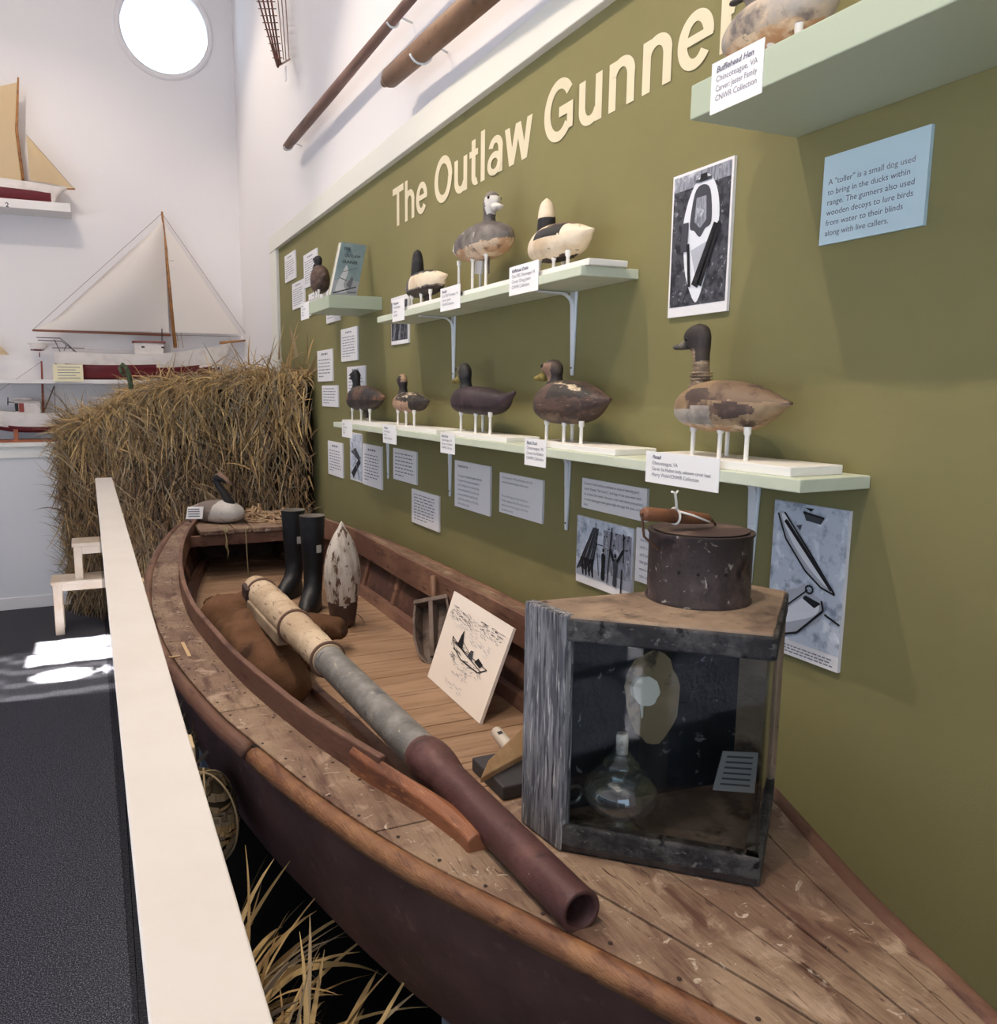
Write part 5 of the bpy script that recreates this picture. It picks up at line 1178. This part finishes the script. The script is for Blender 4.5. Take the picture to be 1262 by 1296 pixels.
MB().tube([W(41, 418, y0), W(216, 424, y0)], [.008, .010], 10).build('boom', M('boom_red', '#8d5a44', rough=.5), sk, smooth=True)
sail(sk, W(206, 273, y0), W(214, 421, y0), W(46, 417, y0), SAIL, 'mainsail', .12, 20, scal=(.0, .16))
sail(sk, W(209, 284, y0), W(222, 421, y0-.01), W(303, 423, y0), SAIL, 'jib', -.0, 16, scal=(0, .0))
b = MB()
for p, q in (((205, 270), (41, 418)), ((205, 270), (316, 430)), ((205, 275), (232, 440)), ((206, 280), (226, 440)), ((216, 424), (305, 426)), ((316, 430), (326, 456))): b.tube([W(*p, y0), W(*q, y0)], .0016, 5)
for k in range(11): b.tube([W(212+k*.8+2, 330+k*10, y0-.004), W(217+k*.8+3, 330+k*10, y0-.004)], .0012, 5)
b.build('rigging', LINE, sk)
cb = MB().box(W(170, 440).x, W(207, 440).x, y0-.055, y0+.055, zc(449), zc(434)); cb.build('cabin', SW, sk, bevel=.004)
MB().box(W(168, 440).x, W(210, 440).x, y0-.065, y0+.065, zc(434), zc(432)).build('cabin_roof', M('roof_red', '#8d4a40', rough=.5), sk, bevel=.002)
for u in (179, 204): MB().box(W(u, 440).x, W(u+4, 440).x, y0-.058, y0-.05, zc(440.5), zc(438.5)).build('cabin_window', M('dark_win', '#1d1c20'), sk)
MB().tube([W(205, 447, y0-.05), W(205, 416, y0-.05)], .004, 8).build('flag_pole', M('black_rod', '#2c2626'), sk)
b = MB()
for pts in ([(46, 427), (76, 428), (86, 436), (97, 446)], [(48, 430.5), (78, 432), (90, 441), (94, 445)], [(69, 430), (76, 445)], [(84, 437), (81, 444)], [(66, 440), (107, 441)]): b.tube([W(*p, y0-.05) for p in pts], .0035, 6)
b.build('davits', M('davit_grey', '#4d4a52', metal=.5, rough=.4), sk)
b = MB()
for k in range(14): b.tube([W(107+k*4.6, 446, y0-.07), W(107+k*4.6, 443.5, y0-.07)], .0012, 5)
b.tube([W(66, 441, y0-.07), W(170, 444, y0-.07)], .0014, 5); b.build('guard_rail', M('rail_pale', '#c3b9b0'), sk)
pb = thing('model_dinghy', W(50, 452, y0), 'tiny white model dinghy hanging off the stern of the large model ship', 'model boat')
ship_hull(pb, W(39, 445, y0).x, W(61, 445, y0).x, [(0, zc(438)), (1, zc(438.5))], [(0, zc(446)), (.7, zc(446)), (1, zc(441))], lambda x: zc(444.8), .08, y0, SW, SR, n=16)
MB().tube([W(50, 446, y0), W(50, 452, y0)], .004, 6).build('post', SR, pb); MB().box(W(39, 445).x-.02, W(39, 445).x+.2, y0-.02, y0+.02, zc(438), zc(437)).build('thwart', SW, pb)
# card of the big ship
a = W(66.5, 461, 6.46); c = W(106, 483, 6.46); sh_ = None
b = MB().box(a.x, c.x, 6.458, 6.461, c.z, a.z); o = b.build('label_card', M('card_yellow', '#efe6c2', rough=.7)); tag(o, 'pale yellow card under the stern of the large model ship', 'label card')
b = MB()
for k in range(5):
    z = lerp(a.z, c.z, .18+k*.16); b.poly([(a.x+.03, 6.4575, z), (c.x-.02-.03*(k % 2), 6.4575, z), (c.x-.02-.03*(k % 2), 6.4575, z+.005), (a.x+.03, 6.4575, z+.005)])
b.build('lettering', INK2, o)
b = MB().box(-2.6, XW, 6.47, YB, 1.655, 1.685); tag(b.build('display_shelf', M('shelf_white', '#e2dedc', rough=.8), bevel=.002), 'long white shelf on the back wall holding the large model ship', 'shelf')
# lower workboat
y1 = 6.60
wb = thing('model_workboat', (W(50, 545).x, y1, 1.232), 'model workboat with red mast and small cabin on a red wooden cradle', 'model ship')
z_ = lambda v, u=60: W(u, v, y1).z
ship_hull(wb, W(-32, 530, y1).x, W(106, 525, y1).x, [(0, z_(516)), (.3, z_(520)), (.6, z_(523)), (.85, z_(521)), (1, z_(518))], [(0, z_(534)), (.15, z_(541)), (.4, z_(546.5)), (.8, z_(546)), (.95, z_(545)), (1, z_(520))], lambda x: z_(538.5), .17, y1, SW, SR)
MB().box(W(-30, 555).x, W(112, 555).x, 6.53, 6.67, 1.232, 1.25).build('cradle_base', M('cradle_wood', '#a05a38', [('#8a4a2e', 10, .5, .6)], rough=.45), wb, bevel=.002)
for u in (20, 73): MB().box(W(u-3, 545).x, W(u+3, 545).x, 6.535, 6.555, 1.25, z_(538)).build('cradle_post', M('cradle_wood', ''), wb, bevel=.002)
MB().box(W(18, 510).x, W(51, 510).x, y1-.05, y1+.05, z_(523), z_(508.5)).build('cabin', SW, wb, bevel=.003)
MB().box(W(14, 510).x, W(53, 510).x, y1-.06, y1+.06, z_(508.5), z_(507.3)).build('cabin_roof', M('roof_pale', '#cfc5bb'), wb, bevel=.002)
MB().box(W(23.5, 510).x, W(30, 510).x, y1-.053, y1-.049, z_(521), z_(510)).build('door', M('door_red', '#8d3a2c', rough=.5), wb)
MB().box(W(18.5, 510).x, W(23, 510).x, y1-.052, y1-.049, z_(520), z_(510)).build('cabin_window', M('dark_win', ''), wb)
MB().ringloft([[(W(14+k*4.2, 505).x, y1+.018*math.sin(PI*min(1, .1+k/7))*math.cos(a), z_(505.3)+.014*math.sin(PI*min(1, .1+k/8))*math.sin(a)) for a in [i*PI/5 for i in range(10)]] for k in range(7)]).build('rolled_awning', SW, wb, smooth=True)
MB().tube([W(55, 522, y1), W(52.5, 457, y1)], [.010, .006], 10).build('mast', M('mast_red', '#8a4433', rough=.5), wb, smooth=True)
MB().tube([W(57, 518, y1), W(69, 488, y1)], .0045, 8).build('boom', LINE, wb, smooth=True)
b = MB(); b.tube([W(52, 458, y1), W(0, 494, y1)], .0012, 5); b.tube([W(69, 488, y1), W(70, 520, y1)], .0025, 5); b.tube([W(70, 517, y1), W(80, 522, y1), W(105, 515, y1)], .0015, 5); b.build('rigging', LINE, wb)
b = MB(); b.tube([W(9, 509, y1), W(16, 509, y1), W(22, 509, y1)], .004, 6); b.tube([W(10, 503, y1), W(10, 513, y1)], .004, 6); b.build('stern_fittings', M('black_rod', ''), wb)
# upper left sailboat
y2 = 6.52
zz = lambda v, u=50: W(u, v, y2).z
ub = thing('model_sailboat', (W(10, 255).x, y2, zz(256)), 'model sailboat with cream sails and red bottom, at the left edge, high on the wall', 'model ship')
ship_hull(ub, W(-90, 240, y2).x, W(85, 240, y2).x, [(0, zz(230)), (.5, zz(232)), (.8, zz(234)), (1, zz(236))], [(0, zz(250)), (.2, zz(256)), (.75, zz(257)), (.9, zz(256)), (.93, zz(245)), (1, zz(237))], lambda x: zz(244.5) if x < W(64, 240, y2).x else -9, .13, y2, SW, SR)
MB().tube([W(23, 98, y2), W(21, 165, y2), W(30, 234, y2)], [.006, .010, .011], 8).build('mast', SPAR, ub, smooth=True)
MB().tube([W(70, 239, y2), W(95, 239, y2)], .006, 8).build('bowsprit', SPAR, ub, smooth=True)
sail(ub, W(33, 170, y2), W(38, 228, y2), W(92, 238, y2), SAILC, 'jib', .03, 12)
b = MB(); A_ = [W(22, 104, y2), W(-40, 118, y2), W(-60, 225, y2), W(28, 233, y2), W(21, 165, y2)]
o_ = Vector((0, .002, 0)); b.add(A_+[p+o_ for p in A_], [(0, 1, 2, 3, 4), (9, 8, 7, 6, 5)]+[(i, 5+i, 5+(i+1) % 5, (i+1) % 5) for i in range(5)]); b.build('mainsail', SAILC, ub)
b = MB(); b.tube([W(33, 170, y2), W(93, 238, y2)], .0015, 5); b.build('rigging', LINE, ub)
s_ = MB().box(W(-110, 260).x, W(89, 260, 6.45).x, 6.45, YB, zz(268), zz(257)); o = s_.build('display_shelf', M('shelf_white', ''), bevel=.002); tag(o, 'short white shelf numbered 2 under the upper left model sailboat', 'shelf')
vs, fs = text_mesh('2', .045, .001); q = W(7, 262, 6.449); b = MB().add([(q.x+v.x, 6.4485, q.z+v.y) for v in vs], fs); b.build('number', M('ink', ''), o)
# small cream sail tip at far left edge of the lower shelf
t = thing('model_sail', W(-8, 480, 6.6), 'tip of a small cream model sail at the left edge above the shelf', 'model ship')
sail(t, W(-20, 420, 6.6), W(-22, 449, 6.6), W(12, 449, 6.6), SAILC, 'sail', .01, 8); MB().tube([W(-20, 418, 6.6), W(-22, 478, 6.6)], .005, 8).build('mast', SPAR, t)
# green hooked object above the reeds
q = [P(u, v, 1, 4.8) for u, v in ((166, 492), (164, 478), (160, 466), (155, 461), (152, 466), (154, 472), (158, 476))]
tag(MB().tube(q, [.013, .014, .013, .012, .012, .010, .006], 12).build('green_hook', M('moss_green', '#3f4a30', [('#5d6a48', 30, .5, .6)], rough=.7), smooth=True), 'dark green hooked stub poking up from the left of the reed blind', 'hook')
# ============================================================ POLES AND TONGS HIGH ON THE WALL
XP = 1.12
t = thing('wooden_pole', P(430, 110, 0, XP), 'slender weathered wooden pole high on the wall, left of the thick pole', 'pole')
a, c = P(361, 188, 0, XP), P(497, 26, 0, XP); e = c+(c-a)*.9
PW = M('pole_wood', '#6d5248', [('#83665a', 8, .45, .6, (1, .3, 1)), ('#4d3a34', 16, .58, .68, (2, .3, 2))], rough=.6)
L3 = [a, a.lerp(c, .02), a.lerp(c, .12), a.lerp(c, .5), c, e]
MB().tube(L3, [.010, .022, .026, .025, .019, .018], 16).build('shaft', PW, t, smooth=True)
def hook(parent, p, r, ay):
    b = MB(); b.tube([p+Vector((0, 0, 0))+Vector((r*math.sin(k), 0, -r*math.cos(k))) for k in [i*PI/10-1.2 for i in range(14)]]+[Vector((XW-.002, p.y, p.z+r*.2))], .004, 8)
    return tag(b.build('wall_hook', BRK, smooth=True), None, 'hook')
tag(hook(None, c+Vector((0, 0, .0)), .024, 0), 'white wall hook holding the slender pole at the top of the picture')
tag(hook(None, a.lerp(c, .04), .026, 0), 'white wall hook at the lower far end of the slender pole')
t = thing('wooden_pole', P(540, 60, 0, XP), 'thick brown wooden pole with a knob end, held by a white hook high up', 'pole')
a, c = P(492, 100, 0, XP-.02), P(605, 0, 0, XP-.02); e = c+(c-a)*.8; s0 = a-(c-a).normalized()*.06
MB().tube([a-(c-a).normalized()*.004, a, a.lerp(c, .03), a.lerp(c, .5), e], [.02, .03, .036, .038, .040], 20).build('shaft', M('pole_wood2', '#71543f', [('#876850', 6, .45, .6, (1, .3, 1)), ('#54402f', 14, .58, .68)], rough=.55), t, smooth=True)
MB().tube([s0+(a-s0)*.1, s0+(a-s0)*.25, a+(c-a).normalized()*.01], [.008, .017, .018], 14).build('knob', M('pole_wood2', ''), t, smooth=True)
tag(hook(None, a.lerp(c, .42), .042, 0), 'white wall hook holding the thick pole')
t = thing('oyster_tongs', P(350, 40, 0, 1.1), 'rusty iron tong head with two rows of teeth hanging high at the wall corner', 'tongs')
b = MB(); 
IR = M('iron_rust', '#4d2a22', [('#6d4030', 30, .5, .62)], rough=.7, metal=.3)
def W2(u, v, x=1.09): return P(u, v, 0, x)
for (u0, v0, u1, v1) in ((325, -8, 351, 84), (331, -8, 352, 85), (337, -8, 353, 82), (342, -8, 355, 80)): b.tube([W2(u0, v0), W2(u1, v1)], .0055, 6)
b.build('bars', IR, t)
for k in range(9):
    s_ = k/9; u0, v0 = lerp(327, 350, s_), lerp(0, 80, s_); u1 = lerp(343, 353, s_)
    MB().tube([W2(u0-2, v0+2), W2(u1+5, v0+5-3)], .003, 6).build('tooth', IR, t)
b = MB()
for u0, u1 in ((351, 359), (356, 362), (361, 366)): b.tube([W2(u0, -8, 1.14), W2(u1, 76, 1.14)], .003, 6)
b.tube([W2(351, 84), W2(358, 80, 1.12), W2(367, 75, 1.14)], .005, 6); b.build('wire_basket', M('iron_pale', '#8d7468', rough=.6, metal=.3), t)
b = MB().box(1.13, 1.134, W2(361, 90, 1.13).y-.012, W2(361, 90, 1.13).y+.012, W2(361, 103, 1.13).z, W2(361, 84, 1.13).z); b.build('paper_tag', PAPER, t)
# ============================================================ LIGHT
WD = bpy.data.worlds.new('world'); S.world = WD; WD.use_nodes = True; bg = WD.node_tree.nodes['Background']
bg.inputs[0].default_value = (.57, .77, 1.0, 1); bg.inputs[1].default_value = SKY
def spot(name, loc, tgt, e, col, ang, blend=.7, r=.022):
    l = bpy.data.lights.new(name, 'SPOT'); l.energy = e; l.color = col; l.spot_size = math.radians(ang); l.spot_blend = blend; l.shadow_soft_size = r
    o = bpy.data.objects.new(name, l); COL.objects.link(o); o.location = loc; d = Vector(tgt)-Vector(loc); o.rotation_euler = d.to_track_quat('-Z', 'Y').to_euler(); return o
def area(name, loc, rot, sx, sy, e, col, portal=False):
    l = bpy.data.lights.new(name, 'AREA'); l.shape = 'RECTANGLE'; l.size = sx; l.size_y = sy; l.energy = e; l.color = col
    if portal: l.cycles.is_portal = True
    o = bpy.data.objects.new(name, l); COL.objects.link(o); o.location = loc; o.rotation_euler = rot; return o
for i, (a, c, z0_, z1_) in enumerate(ops): area('window_portal', (RX0-.02, (a+c)/2, (z0_+z1_)/2), (0, -PI/2, 0), z1_-z0_, c-a, 1, (1, 1, 1), True)
area('window_portal', ((FOP[0]+FOP[1])/2, RY0-.02, (FOP[2]+FOP[3])/2), (PI/2, 0, 0), FOP[1]-FOP[0], FOP[3]-FOP[2], 1, (1, 1, 1), True)
area('window_portal', (wc[0], YB+.1, wc[1]), (-PI/2, 0, 0), .64, .64, 1, (1, 1, 1), True)
WARM = (1, .86, .71)
for (x, y, tx, ty, tz, e, ang) in TRACK: spot('track_light', (x, y, 4.4), (tx, ty, tz), e, WARM, ang)
area('ceiling_fill', (-1.3, 1.0, RZ-.05), (0, 0, 0), 1.5, 5, CEIL, (1, .86, .72))  # broad warm fill added under the ceiling, no fixture seen
area('ceiling_fill', (-.6, 4.8, RZ-.05), (0, 0, 0), 1.2, 2, CEIL*.45, (1, .86, .72))
sl = bpy.data.lights.new('sun', 'SUN'); sl.energy = SUN; sl.color = (1, .95, .88); sl.angle = .009
so_ = bpy.data.objects.new('sun', sl); COL.objects.link(so_)
# sunlight through the high left window falls on the carpet behind the railing
sd = Vector((-.15, 5.12, 0))-Vector((RX0, 5.6, 2.7)); so_.rotation_euler = sd.to_track_quat('-Z', 'Y').to_euler()
# unseen mask added over the sunny window: bars and gaps shape the sun patches
def mapw(x, y, X=RX0):   # floor point -> window plane
    k = (X-x)/sd.x; return y+sd.y*k, sd.z*k
MASKB = M('sun_mask_board', '#d8d2c8', rough=.8)
opens = [((-.38, .3), (5.30, 5.54)), ((-.40, .3), (5.06, 5.27)), ((-.36, -.06), (4.72, 4.94)), ((.0, .25), (4.76, 4.94))]
ya, yb, za, zb = SUN_OP
zs = sorted({za, zb}|{min(zb, max(za, mapw(x, 0)[1])) for o_ in opens for x in o_[0]})
b = MB()
N1 = 26; N2 = 26
for i in range(N1*2):
    for j in range(N2*2):
        y_a = lerp(ya, yb, i/(N1*2)); y_b = lerp(ya, yb, (i+1)/(N1*2)); z_a = lerp(za, zb, j/(N2*2)); z_b = lerp(za, zb, (j+1)/(N2*2))
        yc_, zc_ = (y_a+y_b)/2, (z_a+z_b)/2; k = -zc_/sd.z; fx = RX0+sd.x*k; fy = yc_+sd.y*k; op = False
        for n_, (xr, yr) in enumerate(opens):
            if xr[0] < fx < xr[1] and yr[0] < fy < yr[1]:
                if n_ < 2: op = True
                else:
                    cx, cy = (xr[0]+xr[1])/2, (yr[0]+yr[1])/2; op = ((fx-cx)/((xr[1]-xr[0])/2))**2+((fy-cy)/((yr[1]-yr[0])/2))**2 < 1
        sh_ = (not op) and fx < .3 and 4.35 < fy < 5.35
        if sh_: b.poly([(RX0-.009, y_a, z_a), (RX0-.009, y_b, z_a), (RX0-.009, y_b, z_b), (RX0-.009, y_a, z_b)], 1 if (int(fy*14)+int(fx*2)) % 3 else 2)
        elif not op: b.box(RX0-.012, RX0-.006, y_a, y_b, z_a, z_b)
def shade(n_, c):
    m = bpy.data.materials.new(n_); m.use_nodes = True; nt = m.node_tree; nt.nodes.clear(); o = nt.nodes.new('ShaderNodeOutputMaterial'); t = nt.nodes.new('ShaderNodeBsdfTransparent'); t.inputs[0].default_value = (c, c, c, 1); nt.links.new(t.outputs[0], o.inputs[0]); return m
struct('window_4', b, [MASKB, shade('sun_filter_dense', .012), shade('sun_filter_thin', .05)])  # added mask; its grey filters dim the sun into faint streaks
S.view_settings.view_transform = 'Standard'; S.view_settings.look = 'None'; S.view_settings.exposure = EXPO; S.view_settings.gamma = 1
S.view_settings.use_curve_mapping = False
